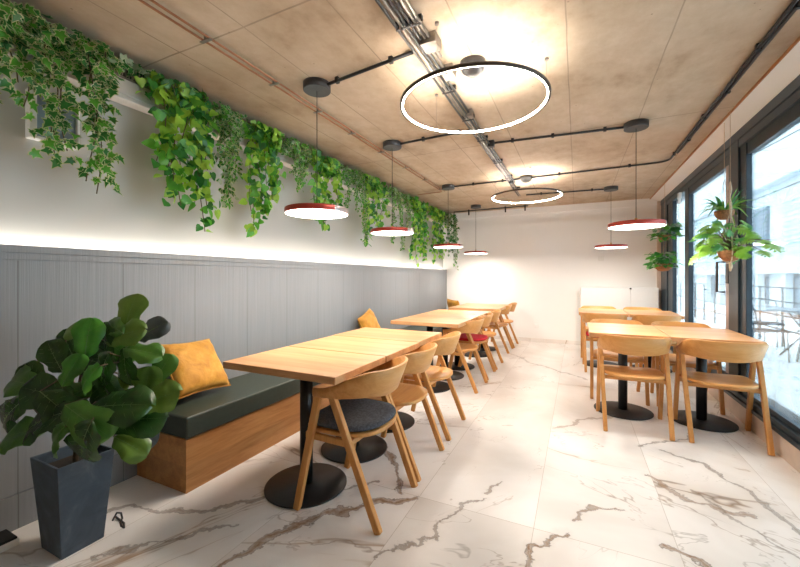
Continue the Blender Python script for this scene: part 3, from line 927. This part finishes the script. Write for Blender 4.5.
# ------------------------------------------------------------------ leaves
def leaf_shape(kind):
    """outline (x across, y along, 0..1 long) half symmetric"""
    if kind == 'ivy':
        h = [(0, 0), (.16, -.10), (.42, -.04), (.30, .18), (.52, .40), (.24, .46), (.14, .66), (0, 1.0)]
    elif kind == 'heart':
        h = [(0, 0), (.20, -.10), (.42, .06), (.44, .30), (.32, .58), (.14, .84), (0, 1.0)]
    elif kind == 'small':
        h = [(0, 0), (.26, .22), (.30, .5), (.18, .82), (0, 1.0)]
    elif kind == 'fiddle':
        h = [(0, 0), (.13, .04), (.24, .14), (.27, .26), (.27, .38), (.33, .52), (.39, .67), (.38, .80), (.29, .92), (.15, .985), (0, .99)]
    return h + [(-x, y) for x, y in h[-2:0:-1]]
SH = {k: leaf_shape(k) for k in ('ivy', 'heart', 'small', 'fiddle')}
def add_leaf(m, p, along, nrm, size, kind, mi, rim=None, fold=.12, droop=.15, wid=1.0):
    p = Vector(p); a = Vector(along).normalized(); n = Vector(nrm)
    n = (n - a * n.dot(a))
    if n.length < 1e-4: n = a.orthogonal()
    n.normalize(); s = a.cross(n)
    ol = SH[kind]
    def pt(x, y):
        z = fold * abs(x) - droop * y * y
        return p + s * (x * size * wid) + a * (y * size) + n * (z * size)
    b = len(m.v); k = len(ol)
    c = (0, .38)
    if rim is None:
        m.v.append(tuple(pt(*c)))
        m.v += [tuple(pt(*q)) for q in ol]
        for i in range(k): m.face((b, b + 1 + i, b + 1 + (i + 1) % k), mi, True)
    else:
        m.v.append(tuple(pt(*c)))
        m.v += [tuple(pt(c[0] + (x - c[0]) * .80, c[1] + (y - c[1]) * .83)) for x, y in ol]
        m.v += [tuple(pt(*q)) for q in ol]
        for i in range(k):
            i2 = (i + 1) % k
            m.face((b, b + 1 + i, b + 1 + i2), mi, True)
            m.face((b + 1 + i, b + 1 + k + i, b + 1 + k + i2, b + 1 + i2), rim, True)
def ivy(label, y0, kind, strands, bush, name='trailing_ivy', x_out=-2.33, sd=1):
    """strands: (dy, z_end); bush: (count, y spread)"""
    rr = random.Random(sd)
    base = Vector((-2.45, y0, 2.40))
    t = thing(name, label, 'plant', base, 0, 'trailing plants on the planter trough')
    vm, lm = MB(), MB()
    def leafpick():
        q = rr.random()
        if kind == 'variegated': return (0 if q < .4 else 1), 3, 'ivy', rr.uniform(.042, .066)
        if kind == 'bright': return (4 if q < .42 else (0 if q < .78 else 1)), None, 'heart', rr.uniform(.048, .076)
        if kind == 'small': return (1 if q < .5 else (0 if q < .85 else 2)), 3 if q < .7 else None, 'small', rr.uniform(.028, .046)
        if kind == 'dark': return (1 if q < .6 else 2), (3 if q < .35 else None), 'ivy', rr.uniform(.045, .072)
    def put(p, down, out):
        mi, rim, sh, size = leafpick()
        al = Vector((rr.gauss(.1, .45), rr.gauss(0, .75), -down + rr.gauss(0, .35)))
        nr = Vector((out + rr.gauss(0, .35), rr.gauss(-.25, .55), .35 + rr.gauss(0, .45)))
        add_leaf(lm, p, al, nr, size, sh, mi, rim, rr.uniform(.05, .25), rr.uniform(0, .35))
    for (dy, ze) in strands:
        ys = y0 + dy * .6
        ye = y0 + dy
        zs = 2.42
        pts = []
        n = max(4, int((2.45 - ze) / .07))
        w1, w2 = rr.uniform(0, 6), rr.uniform(0, 6)
        xo = x_out + rr.uniform(-.03, .05)
        pts.append(Vector((-2.46, ys, zs)))
        pts.append(Vector((-2.41, ys + (ye - ys) * .3, zs + .05)))
        for i in range(n + 1):
            f = i / n
            pts.append(Vector((xo + .016 * sin(5 * f + w1), ys + (ye - ys) * (.4 + .6 * f) + .022 * sin(6 * f + w2), zs + .02 - (zs + .02 - ze) * f)))
        vm.tube([p - base for p in pts], .0028, 5)
        step = {'variegated': .015, 'bright': .020, 'small': .0050, 'dark': .020}[kind]
        for i in range(1, len(pts) - 1):
            a, c = pts[i], pts[i + 1]
            L = (c - a).length
            for q in range(max(1, int(L / step * rr.uniform(.8, 1.2)))):
                p = a.lerp(c, rr.random()) - base
                rad = .042 if kind != 'small' else .030
                p = p + Vector((rr.uniform(-.01, rad), rr.gauss(0, rad * .8), rr.gauss(0, .012)))
                put(p, .7, 1.0)
    cnt, spread = bush[0] * (2 if kind == 'small' else 1.4), bush[1]; cnt = int(cnt)
    for i in range(cnt):
        p = Vector((rr.uniform(-.02, .15), rr.gauss(0, spread), rr.uniform(-.10, .08)))
        if len(bush) > 2: p.z = rr.uniform(.045, .09); p.x = rr.uniform(0, .09)
        if p.z < 0 and p.x < .11: p.x = rr.uniform(.11, .15)
        p.y = max(-2.5 * spread, min(2.5 * spread, p.y))
        if base.y + p.y > 7.32: p.y = 7.32 - base.y
        put(p, .45, .7)
    lm.v = [(min(max(x, -.07), .4), y, min(z, .122)) for x, y, z in lm.v]
    vm.build('vines', 'vine', t)
    lm.build('foliage', ['l_mid', 'l_dark', 'l_sage', 'l_cream', 'l_lime', 'l_deep'], t)
    return t
ivy('variegated dark green ivy hanging at the left edge over the wall hatch', .80, 'variegated', [(-.13, 1.98), (-.08, 2.14), (.02, 2.02), (.09, 1.83), (.14, 1.80), (.17, 1.86), (-.03, 2.12), (.11, 2.06), (-.2, 2.16)], (210, .12), sd=11)
ivy('variegated ivy with one long strand beside the wall hatch, left of the grille', 1.07, 'variegated', [(.02, 1.66), (-.01, 1.72), (.05, 1.80), (.0, 1.95)], (90, .06), sd=12)
ivy('dark ivy tuft lying on the trough over the slotted grille', 1.30, 'dark', [(.22, 2.36), (.25, 2.32)], (75, .10, 1), sd=13)
ivy('bright green heart leaved plant with two long fingers, right of the grille', 1.56, 'bright', [(-.14, 1.93), (-.10, 1.80), (-.02, 1.68), (-.06, 1.72), (.06, 1.92), (.14, 1.53), (.10, 1.72), (.18, 1.95), (.0, 1.84), (.17, 1.66)], (110, .10), sd=14)
ivy('small leaved variegated plant with a thin tail between the first bright plants', 1.92, 'small', [(-.02, 1.74), (-.05, 1.80), (.05, 2.02), (.10, 2.12), (.02, 1.95), (-.06, 2.05)], (210, .09), sd=15)
ivy('bright green plant hanging left of the nearest pendant cord, second of the bright ones', 2.28, 'bright', [(-.14, 1.58), (-.10, 1.75), (0, 1.74), (.05, 1.86), (.12, 2.02), (-.05, 1.66), (.16, 1.92)], (90, .10), sd=16)
ivy('small leaved pale plant left of the nearest pendant cord', 2.66, 'small', [(-.08, 2.12), (.02, 2.02), (.10, 2.08), (.16, 2.2)], (210, .13), sd=17)
ivy('bright green plant hanging behind the nearest pendant cord', 3.08, 'bright', [(-.16, 1.78), (-.06, 1.70), (.02, 1.76), (.10, 1.86), (.2, 1.98), (.26, 2.05), (-.22, 1.95)], (100, .14), sd=18)
ivy('small leaved plant with a dangling thread between first and second pendant', 3.62, 'small', [(-.16, 2.0), (.0, 1.98), (.18, 1.62), (.1, 2.1), (.26, 1.92)], (230, .18), sd=19)
ivy('bright green plant hanging just behind the second pendant cord', 4.12, 'bright', [(-.25, 1.62), (-.18, 1.72), (-.04, 1.84), (.1, 1.80), (.22, 1.92), (.3, 2.02), (.02, 1.9)], (100, .17), sd=20)
ivy('small leaved pale plant right of the second pendant cord', 4.80, 'small', [(-.2, 1.70), (-.05, 1.95), (.1, 1.62), (.25, 1.95), (.35, 2.1)], (230, .22), sd=21)
ivy('dense bright green plant left of the third pendant', 5.62, 'bright', [(-.25, 1.52), (-.18, 1.40), (-.08, 1.6), (.05, 1.55), (.18, 1.62), (.28, 1.52), (.35, 1.75), (-.3, 1.7), (0, 1.72), (.12, 1.75)], (130, .22), sd=22)
ivy('bright green plant behind the third pendant', 6.42, 'bright', [(-.3, 1.72), (-.18, 1.58), (-.05, 1.5), (.1, 1.62), (.22, 1.72), (.3, 1.6)], (120, .22), sd=23)
ivy('dark green ivy at the far end of the trough by the white wall', 7.02, 'dark', [(-.25, 1.75), (-.1, 1.62), (.05, 1.45), (.15, 1.38), (.22, 1.5), (.24, 1.7), (.0, 1.7)], (160, .16), x_out=-2.24, sd=24)
for y, kind, sd in ((.45, 'variegated', 31),):
    ivy('variegated ivy continuing along the trough at the very left edge', y, kind, [(.0, 2.05), (.1, 1.95), (-.1, 1.9)], (120, .13), sd=sd)

# ------------------------------------------------------------------ fiddle leaf fig
CR, CF = Vector((cos(TH), sin(TH), 0)), Vector((-sin(TH), cos(TH), 0))
def at(u, v, d):
    return Vector((0, 0, CAMH)) + CR * ((u - 400) / FOC * d) + CF * d + Vector((0, 0, (VPY - v) / FOC * d))
pot_c = Vector((-2.078, .893, 0))
fig = thing('fiddle_leaf_fig', 'tall fiddle leaf fig with large dark leaves growing in a slate grey pot', 'plant', pot_c)
m = MB()
def ringq(hx, hy, z, cx=0, cy=0): return [(cx - hx, cy - hy, z), (cx + hx, cy - hy, z), (cx + hx, cy + hy, z), (cx - hx, cy + hy, z)]
A = ringq(.088, .080, 0, -.012); B = ringq(.122, .108, .412, -.012); Cc = ringq(.112, .098, .412, -.012); D = ringq(.102, .092, .33, -.012)
m.add(A + B + Cc + D, [(3, 2, 1, 0)] + [(i, (i + 1) % 4, 4 + (i + 1) % 4, 4 + i) for i in range(4)] + [(4 + i, 4 + (i + 1) % 4, 8 + (i + 1) % 4, 8 + i) for i in range(4)] + [(8 + i, 8 + (i + 1) % 4, 12 + (i + 1) % 4, 12 + i) for i in range(4)] + [(12, 13, 14, 15)])
m.build('pot', 'slate', fig, bevel=.003)
m = MB(); m.box(-.09, .09, -.09, .09, .33, .372); m.build('soil', 'soil', fig)
# (u, v, depth, length, image angle of the tip in degrees (0 right, 90 up), facing tilt up, sideways yaw, colour)
figl = [
    (127, 314, 1.74, .175, 85, .25, .1, 2), (112, 326, 1.66, .13, 150, .7, 0, 1), (81, 327, 1.72, .15, 165, .8, .2, 2), (122, 334, 1.66, .17, 20, .55, .1, 2), (148, 331, 1.80, .15, 35, .1, -.2, 4),
    (141, 350, 1.64, .16, -4, 1.4, 0, 1), (86, 341, 1.60, .16, 80, .2, .5, 3), (103, 343, 1.66, .17, 95, .25, -.4, 0), (54, 357, 1.66, .16, 120, .25, .3, 0),
    (69, 371, 1.50, .13, 70, .45, .1, 3), (87, 376, 1.46, .15, 215, .9, .4, 3), (98, 373, 1.54, .21, 235, .35, -.1, 0), (122, 366, 1.64, .17, 265, .15, -.3, 0), (118, 350, 1.72, .15, 320, .4, 0, 1),
    (145, 388, 1.66, .17, 80, .15, .2, 2), (160, 372, 1.70, .14, 60, .2, .3, 1), (154, 399, 1.60, .185, 25, .45, .1, 2), (113, 404, 1.50, .23, 12, .9, .2, 0), (130, 419, 1.58, .21, 12, .6, -.1, 0), (146, 410, 1.68, .17, -10, .5, -.3, 0),
    (86, 421, 1.44, .20, 320, .45, .2, 1), (80, 444, 1.42, .20, 240, .1, .1, 0), (46, 393, 1.56, .20, 160, .5, .2, 0), (15, 381, 1.62, .20, 170, .55, .1, 1), (6, 414, 1.56, .20, 215, .4, .1, 0),
    (42, 417, 1.48, .22, 190, .9, .1, 0), (56, 405, 1.50, .20, 330, 1.0, .1, 0), (50, 438, 1.44, .16, 215, .9, .4, 1), (128, 443, 1.56, .15, 345, 1.3, .2, 2), (138, 436, 1.66, .14, 330, .8, -.4, 4),
    (22, 431, 1.52, .20, 185, 1.0, .1, 1), (33, 378, 1.68, .16, 140, .4, .1, 0), (122, 386, 1.68, .09, 85, .3, .3, 2), (95, 355, 1.74, .17, 30, .3, 0, 1), (66, 345, 1.76, .15, 120, .3, 0, 0), (105, 392, 1.60, .19, 280, .4, .2, 0), (70, 395, 1.60, .18, 200, .5, .2, 1), (96, 362, 1.64, .18, 160, .4, .2, 0)]
trunk = [Vector((0, 0, .36)), Vector((.01, .01, .52)), Vector((-.02, .02, .68)), Vector((.02, .03, .84)), Vector((.03, .05, .98))]
branch = [trunk, [trunk[1], Vector((.09, .08, .66)), Vector((.13, .16, .80))], [trunk[1], Vector((-.08, -.10, .62)), Vector((-.14, -.14, .72))], [trunk[2], Vector((-.08, -.02, .86)), Vector((-.06, .0, .95))], [trunk[0] + Vector((.02, .02, 0)), Vector((.10, .12, .52)), Vector((.10, .22, .62))]]
st = MB(); lf = MB()
for i, bq in enumerate(branch):
    fine = []
    for a, c in zip(bq, bq[1:]):
        for k in range(4): fine.append(a.lerp(c, k / 4))
    fine.append(bq[-1])
    r0_ = .012 if i == 0 else .007
    st.tube(fine, [r0_ * (1 - .6 * k / len(fine)) for k in range(len(fine))], 8)
nodes = [p for bq in branch for a, c in zip(bq, bq[1:]) for p in (a.lerp(c, .3), a.lerp(c, .65), c)]
def fiddle(m, base, along, nrm, L, mi, rr):
    a = along.normalized(); n = (nrm - a * nrm.dot(a)).normalized(); s = a.cross(n)
    prof = [(0, .012), (.04, .10), (.12, .215), (.22, .265), (.34, .265), (.46, .31), (.58, .37), (.70, .395), (.81, .37), (.90, .29), (.96, .17), (.99, .03)]
    cols = 8
    b = len(m.v)
    ph = rr.uniform(0, 6)
    curl = rr.uniform(.12, .46)
    for (y, w) in prof:
        for k in range(cols + 1):
            x = -1 + 2 * k / cols
            q = w * x * .94
            vein = .010 * abs(sin(y * 26 - abs(x) * 3)) * (1 - abs(x) ** 3)
            z = .42 * abs(q) * (1 - .8 * abs(x)) + .050 * sin(15 * y + ph + 2 * x) * abs(x) ** 2 - curl * y * y + vein - .05 * abs(x) ** 3
            m.v.append(tuple(base + s * (q * L) + a * (y * L) + n * (z * L)))
    for i in range(len(prof) - 1):
        for k in range(cols):
            m.face((b + i * (cols + 1) + k, b + i * (cols + 1) + k + 1, b + (i + 1) * (cols + 1) + k + 1, b + (i + 1) * (cols + 1) + k), mi, True)
    # raised midrib
    mb = len(m.v)
    for (y, w) in prof[:-1]:
        z = -curl * y * y + .012
        ww = .009 * (1 - y)
        for dx in (-ww, ww): m.v.append(tuple(base + s * (dx * L) + a * (y * L) + n * (z * L)))
    for i in range(len(prof) - 2): m.face((mb + 2 * i, mb + 2 * i + 1, mb + 2 * i + 3, mb + 2 * i + 2), 5, True)
    for t0 in (.16, .30, .44, .58, .70):
        for sd in (-1, 1):
            q = len(m.v)
            for f in (0, .5, 1.0):
                y = t0 + .16 * f; x = sd * f * .24
                z = .30 * abs(x) * .55 - curl * y * y + .014
                for dd in (-.004, .004): m.v.append(tuple(base + s * (x * L) + a * ((y + dd * (1.2 - f)) * L) + n * (z * L)))
            for i in range(2):
                m.face((q + 2 * i, q + 2 * i + 1, q + 2 * i + 3, q + 2 * i + 2), 5, True)
fr = random.Random(5)
toCam = -CF
for (u, v, d, L, ang, up, yaw, ci) in figl:
    c = at(u, v, d) - pot_c
    a_ = math.radians(ang)
    al = CR * cos(a_) + Vector((0, 0, 1)) * sin(a_) + CF * fr.uniform(-.25, .15)
    nr = toCam + Vector((0, 0, 1)) * up + CR * yaw
    al.normalize()
    bp = c - al * L * .5
    for _ in range(20):
        tip = bp + al * L
        if min(tip.x, bp.x) + pot_c.x > XP + .05: break
        bp.x += .02
    fiddle(lf, bp, al, nr, L * 1.04, ci, fr)
    nd = min(nodes, key=lambda q: (q - bp).length)
    st.tube([nd, nd.lerp(bp, .5) + Vector((0, 0, .012)), bp], [.0035, .003, .0025], 6)
lf.v = [(max(x, XP + .02 - pot_c.x), y, z) for x, y, z in lf.v]
st.build('stem', 'bark', fig)
lf.build('foliage', ['f_dark', 'f_mid', 'f_olive', 'f_bright', 'f_back', 'f_vein'], fig)

# cable and adapter on the floor by the pot
m = MB(); m.tube([(-.03, .0, .05), (-.015, .01, .085), (.005, .018, .085), (.012, .02, .06), (.0, .018, .04), (.002, .02, .02), (.008, .03, .008), (-.03, .05, .006), (-.12, .06, .006)], .0045, 7)
tag(m.build('power_cable', 'cable', None), 'thin dark cable looping out behind the slate pot', 'cable').location = (-1.985, 1.015, 0)
ad = thing('adapter_box', 'small black topped white box on the floor at the bottom left corner', 'box', (-2.36, .735, 0))
m = MB(); m.box(-.06, .065, -.06, .045, 0, .030); m.build('body', 'white', ad, bevel=.003)
m = MB(); m.box(-.055, .060, -.055, .040, .030, .040); m.build('lid', 'black', ad, bevel=.002)

# ------------------------------------------------------------------ hanging plants by the window
def hang_cord(m, top, bot, r=.0018): m.tube([top, bot], r, 5)
def bowl(m, r, h, seg=24):
    m.lathe([(.02, -h), (r * .55, -h * .92), (r * .9, -h * .55), (r, -h * .12), (r * .95, 0), (r * .86, 0), (r * .8, -.02), (.01, -.022)], seg)
def strap_leaf(m, base, dirv, L, w, mi, droop, n=7):
    d = Vector(dirv).normalized()
    s = d.cross(Vector((0, 0, 1))).normalized()
    b = len(m.v)
    for i in range(n + 1):
        f = i / n
        p = Vector(base) + d * (L * f) + Vector((0, 0, -droop * L * f * f))
        ww = w * (1 - f ** 2.2) * (.5 + 1.0 * min(1, f * 3)) / 1.5 + .0008
        m.v += [tuple(p - s * ww), tuple(p + Vector((0, 0, -ww * .5))), tuple(p + s * ww)]
    for i in range(n):
        for k in range(2):
            m.face((b + 3 * i + k, b + 3 * i + k + 1, b + 3 * i + 4 + k, b + 3 * i + 3 + k), mi, True)
rr = random.Random(3)
# spider plant in coconut bowl
sp = thing('hanging_spider_plant', 'spiky green plant in a coconut fibre bowl hanging before the glass door', 'hanging plant', (1.115, 3.98, 1.775))
m = MB(); bowl(m, .068, .075); m.build('bowl', 'coir', sp)
m = MB()
for k in range(46):
    a = rr.uniform(0, 2 * PI); e = rr.uniform(.25, 1.35)
    strap_leaf(m, (.03 * cos(a), .03 * sin(a), 0), (min(cos(a) * cos(e), .5), sin(a) * cos(e), sin(e)), rr.uniform(.18, .29), .011, rr.choice((0, 0, 1)), rr.uniform(.3, .9))
m.build('foliage', ['m_green', 'm_lime'], sp)
m = MB()
for a in (0, 2.1, 4.2): hang_cord(m, (0, 0, .26), (.066 * cos(a), .066 * sin(a), -.01))
hang_cord(m, (0, 0, .26), (0, 0, 2.512 - 1.775)); m.build('cord', 'rope', sp)
# monstera-like plant in rope hanger
def monstera_leaf(m, base, along, nrm, L, mi, rr):
    a = Vector(along).normalized(); n = Vector(nrm); n = (n - a * n.dot(a)).normalized(); s = a.cross(n)
    lob = 5
    b = len(m.v)
    # central blade
    def pt(x, y, dr=.35): return tuple(Vector(base) + s * (x * L) + a * (y * L) + n * ((-.30 * abs(x) - dr * y * y) * L))
    rib = [(0, 0), (.10, .0), (.13, .3), (.11, .6), (.06, .85), (0, 1.0), (-.06, .85), (-.11, .6), (-.13, .3), (-.10, 0)]
    m.v += [pt(*q) for q in rib]
    m.face([b + i for i in range(len(rib))], mi, True)
    for sd in (-1, 1):
        for k in range(lob):
            y0 = .02 + k * .17
            w = (.40, .44, .40, .32, .22)[k]
            q = len(m.v)
            m.v += [pt(sd * .10, y0 - .02), pt(sd * w * .6, y0 + .03), pt(sd * w, y0 + .12), pt(sd * w * .72, y0 + .165), pt(sd * .09, y0 + .145)]
            m.face((q, q + 1, q + 2, q + 3, q + 4) if sd > 0 else (q + 4, q + 3, q + 2, q + 1, q), mi, True)
mo = thing('hanging_split_leaf_plant', 'large bright split leaf plant in a knotted rope hanger by the dark door post', 'hanging plant', (1.09, 3.76, 1.43))
m = MB(); bowl(m, .078, .085); m.build('bowl', 'coir', mo)
m = MB(); stm = MB()
for k in range(95):
    a = 2 * PI * k / 95 * 7 + rr.uniform(-.3, .3)
    e = rr.uniform(-.3, 1.25)
    reach = rr.uniform(.08, .22)
    p1 = Vector((cos(a) * reach * cos(e), sin(a) * reach * cos(e), .02 + reach * sin(e) * 1.15))
    if p1.x > .07: p1.x = rr.uniform(-.03, .07)
    stm.tube([(0, 0, 0), p1 * .5 + Vector((0, 0, .02)), p1], .0022, 5)
    d = Vector((cos(a), sin(a), rr.uniform(-.5, .25)))
    L = rr.uniform(.065, .11)
    if mo.location.x + p1.x + d.x * L > 1.22: d.x = 0
    monstera_leaf(m, p1, d, (rr.gauss(0, .55), -.7 + rr.gauss(0, .5), .8), L, rr.choice((0, 0, 1)), rr)
# long arching fronds to either side
for (tx, ty, tz, L) in ((.10, -.36, .02, .15), (.09, -.29, .05, .13), (.12, -.22, .06, .12), (-.18, -.10, .04, .12), (-.20, -.02, -.02, .12), (-.15, -.16, .09, .12), (-.14, .12, .10, .12), (.08, -.30, -.02, .12)):
    p1 = Vector((tx, ty, tz))
    stm.tube([(0, 0, 0), p1 * .5 + Vector((0, 0, .05)), p1], .0025, 5)
    monstera_leaf(m, p1, (p1.x * .4, p1.y, -.06), (0, -.3, 1), L, 0, rr)
m.build('foliage', ['m_lime', 'm_green'], mo); stm.build('stems', 'vine', mo)
m = MB()
for a in (.4, 2.5, 4.6): m.tube([(0, 0, .30), (.085 * cos(a), .085 * sin(a), -.01), (.05 * cos(a), .05 * sin(a), -.075), (0, 0, -.10)], .004, 6)
m.tube([(0, 0, -.09), (.004, 0, -.13), (.0, .003, -.165)], [.010, .013, .006], 8)
m.tube([(0, 0, .28), (.004, 0, .34), (-.003, .003, .42), (.003, 0, .48), (0, 0, .54)], [.008, .010, .007, .010, .005], 7)
m.tube([(0, 0, .52), (0, 0, 2.513 - 1.43)], .0014, 5); m.build('rope_hanger', 'rope', mo)
# two small plants in the far corner
for nm, lab, (x, y, z), rb in (('hanging_potted_plant', 'small trailing plant in a bowl, lower of the two hanging in the far window corner', (1.035, 5.95, 1.395), .105),
                               ('hanging_potted_plant', 'small trailing plant, upper of the two hanging in the far window corner', (1.05, 5.95, 1.775), .075)):
    o = thing(nm, lab, 'hanging plant', (x, y, z), 0, 'plants hanging in the far window corner')
    m = MB(); bowl(m, rb, rb * .95); m.build('bowl', 'coir', o)
    m = MB()
    for k in range(150 if rb > .1 else 100):
        a = rr.uniform(0, 2 * PI); q = rr.uniform(.02, .17); zz = rr.uniform(-.05, .16)
        p = Vector((q * cos(a), q * sin(a), zz))
        if zz < 0 and q < rb + .01: p = Vector(((rb + .02) * cos(a), (rb + .02) * sin(a), zz))
        add_leaf(m, p, (cos(a), sin(a), rr.uniform(-.8, .3)), (rr.gauss(0, .3), rr.gauss(-.2, .3), 1), rr.uniform(.05, .085), 'heart', rr.choice((0, 0, 1, 2)), None)
    m.build('foliage', ['l_dark', 'l_mid', 'l_sage'], o)
    m = MB()
    hang_cord(m, (0, 0, .12), (0, 0, (2.50 - z) if rb < .1 else (1.775 - z - .075)), .002)
    m.build('cord', 'rope', o)

# ------------------------------------------------------------------ outside
struct(box('terrace_floor', 'terrace', XR + .13, 14, -6, 34, -.12, -.02))
fc = thing('white_building', 'large white building with grey windows and balcony bands across the terrace', 'building', (6.0, 16, -.02))
m = MB()
m.box(0, .3, -22, 14, 0, 8); m.build('wall', 'facade', fc)
for z in (1.35, 4.3):
    m = MB(); m.box(-.35, 0, -20, 13, z, z + .55); m.build('band', 'facade', fc, bevel=.02)
for k, y in enumerate((-13, -9.6, -6.2, -4.4, -2.6, -.6, 1.6, 4.2, 7.0)):
    m = MB(); m.box(-.08, 0, y - .5, y + .5, .15 if k % 2 else .3, 1.25); m.build('window_bay', 'facade_grey', fc)
    m = MB(); m.box(-.08, 0, y - .55, y + .55, 2.3, 3.7)
    for q in range(9): m.box(-.12, -.05, y - .55, y + .55, 2.38 + q * .15, 2.42 + q * .15)
    m.build('shutter', 'facade_grey' if k in (1, 4, 6) else 'facade', fc)
for k in range(12):
    y = -14 + k * 1.9
    m = MB(); m.box(-.3, -.12, y - .1, y + .1, 0, 1.35); m.build('pillar', 'facade', fc)
# glass balustrade of the terrace
bl = thing('terrace_railing', 'pale metal railing standing on the terrace outside the glass door', 'railing', (3.3, 11, -.02))
for k in range(12):
    m = MB(); m.tube([(0, -3 + k * .9, 0), (0, -3 + k * .9, 1.05)], .018, 8); m.build('post', 'wire', bl)
for z in (.3, .55, .8, 1.05):
    m = MB(); m.tube([(0, -3.0, z), (0, 6.9, z)], .012, 6); m.build('rail', 'wire', bl)
# bistro table and chairs
def bistro_chair():
    t = thing('bistro_chair', 'x', 'chair')
    for sx in (-1, 1):
        m = MB(); m.tube([(sx * .2, .2, 0), (sx * .18, .19, .44)], .009, 6); m.build('leg', 'wire', t)
        m = MB(); m.tube([(sx * .2, -.24, 0), (sx * .19, -.2, .44), (sx * .2, -.26, .74)], .009, 6); m.build('leg', 'wire', t)
    m = MB()
    m.tube([(-.2, -.26, .74), (-.18, -.29, .82), (0, -.31, .86), (.18, -.29, .82), (.2, -.26, .74)], .010, 6)
    for z in (.56, .64, .72): m.tube([(-.195, -.235 - (z - .56) * .15, z), (.195, -.235 - (z - .56) * .15, z)], .006, 5)
    m.build('backrest', 'wire', t)
    m = MB()
    for k in range(9): m.box(-.2 + k * .047, -.17 + k * .047, -.2, .2, .44, .452)
    m.box(-.2, .2, -.21, -.19, .43, .445); m.box(-.2, .2, .19, .21, .43, .445)
    m.build('seat', 'wire', t)
    return t
b1 = bistro_chair(); b1.location = (2.5, 7.35, -.02); b1.rotation_euler = (0, 0, -1.2); b1['label'] = 'dark metal terrace chair seen through the big pane, left of the terrace table'; b1['group'] = 'terrace chairs'
dup(b1, (3.0, 6.75, -.02), .2, 'dark metal terrace chair seen through the big pane, in front of the terrace table', 'terrace chairs')
dup(b1, (2.95, 8.55, -.02), 3.0, 'dark metal terrace chair seen through the big pane, behind the terrace table', 'terrace chairs')
bt = thing('terrace_table', 'round metal terrace table outside the big window pane', 'table', (3.05, 7.65, -.02))
m = MB(); m.lathe([(.38, .725), (.385, .74), (.38, .75)], 40); m.build('tabletop', 'facade_grey', bt)
for k in range(3):
    a = k * 2.094
    m = MB(); m.tube([(.3 * cos(a), .3 * sin(a), 0), (-.05 * cos(a), -.05 * sin(a), .40), (.2 * cos(a), .2 * sin(a), .725)], .012, 7); m.build('leg', 'wire', bt)
for k, (z, dz, l) in enumerate(((4.55, .5, 'upper'), (3.6, .12, 'lower'))):
    m = MB(); m.tube([(5.0, 6.0 + q * 1.2, z + dz * q / 6 - .12 * sin(q / 14 * PI)) for q in range(15)], .018, 6)
    tag(m.build('overhead_cable', 'wire', None), l + ' dark cable spanning the sky outside the big window pane', 'cable', 'cables outside')

# ------------------------------------------------------------------ light
w = bpy.data.worlds.new('world'); bpy.context.scene.world = w
w.use_nodes = True
nt = w.node_tree
bg = nt.nodes['Background']
tc = nt.nodes.new('ShaderNodeTexCoord')
nn = noise(nt, coords(nt, 'Generated', (1, 1, 3)), 2.2, 5, .6)
col = ramp(nt, nn.outputs[0], [(.38, (.70, .87, 1.0)), (.62, (.95, .98, 1.0))])
nt.links.new(col, bg.inputs[0])
bg.inputs[1].default_value = 4.0
sn = bpy.data.lights.new('sun', 'SUN'); sn.energy = 1.2; sn.angle = math.radians(25); sn.color = (1, .96, .92)
so = bpy.data.objects.new('sun', sn); C.objects.link(so); so.rotation_euler = (math.radians(15), math.radians(-42), 0)
for (y0, y1) in ((1.35, 4.0), (4.44, 5.72), (5.90, 6.62)):
    pd = bpy.data.lights.new('window_portal', 'AREA'); pd.shape = 'RECTANGLE'; pd.size = 1.97; pd.size_y = y1 - y0
    pd.cycles.is_portal = True
    po = bpy.data.objects.new('window_portal', pd); C.objects.link(po)
    po.location = (XR + .12, (y0 + y1) / 2, 1.25); po.rotation_euler = (0, PI / 2, 0)

sc = bpy.context.scene
sc.view_settings.view_transform = 'Standard'
sc.view_settings.look = 'None'
sc.view_settings.exposure = 1.24
sc.view_settings.gamma = 1
sc.view_settings.use_curve_mapping = False
sc.cycles.use_denoising = True
sc.cycles.max_bounces = 10
sc.cycles.diffuse_bounces = 5
sc.cycles.transparent_max_bounces = 12
sc.cycles.sample_clamp_indirect = 6
sc.cycles.caustics_reflective = False
sc.cycles.caustics_refractive = False
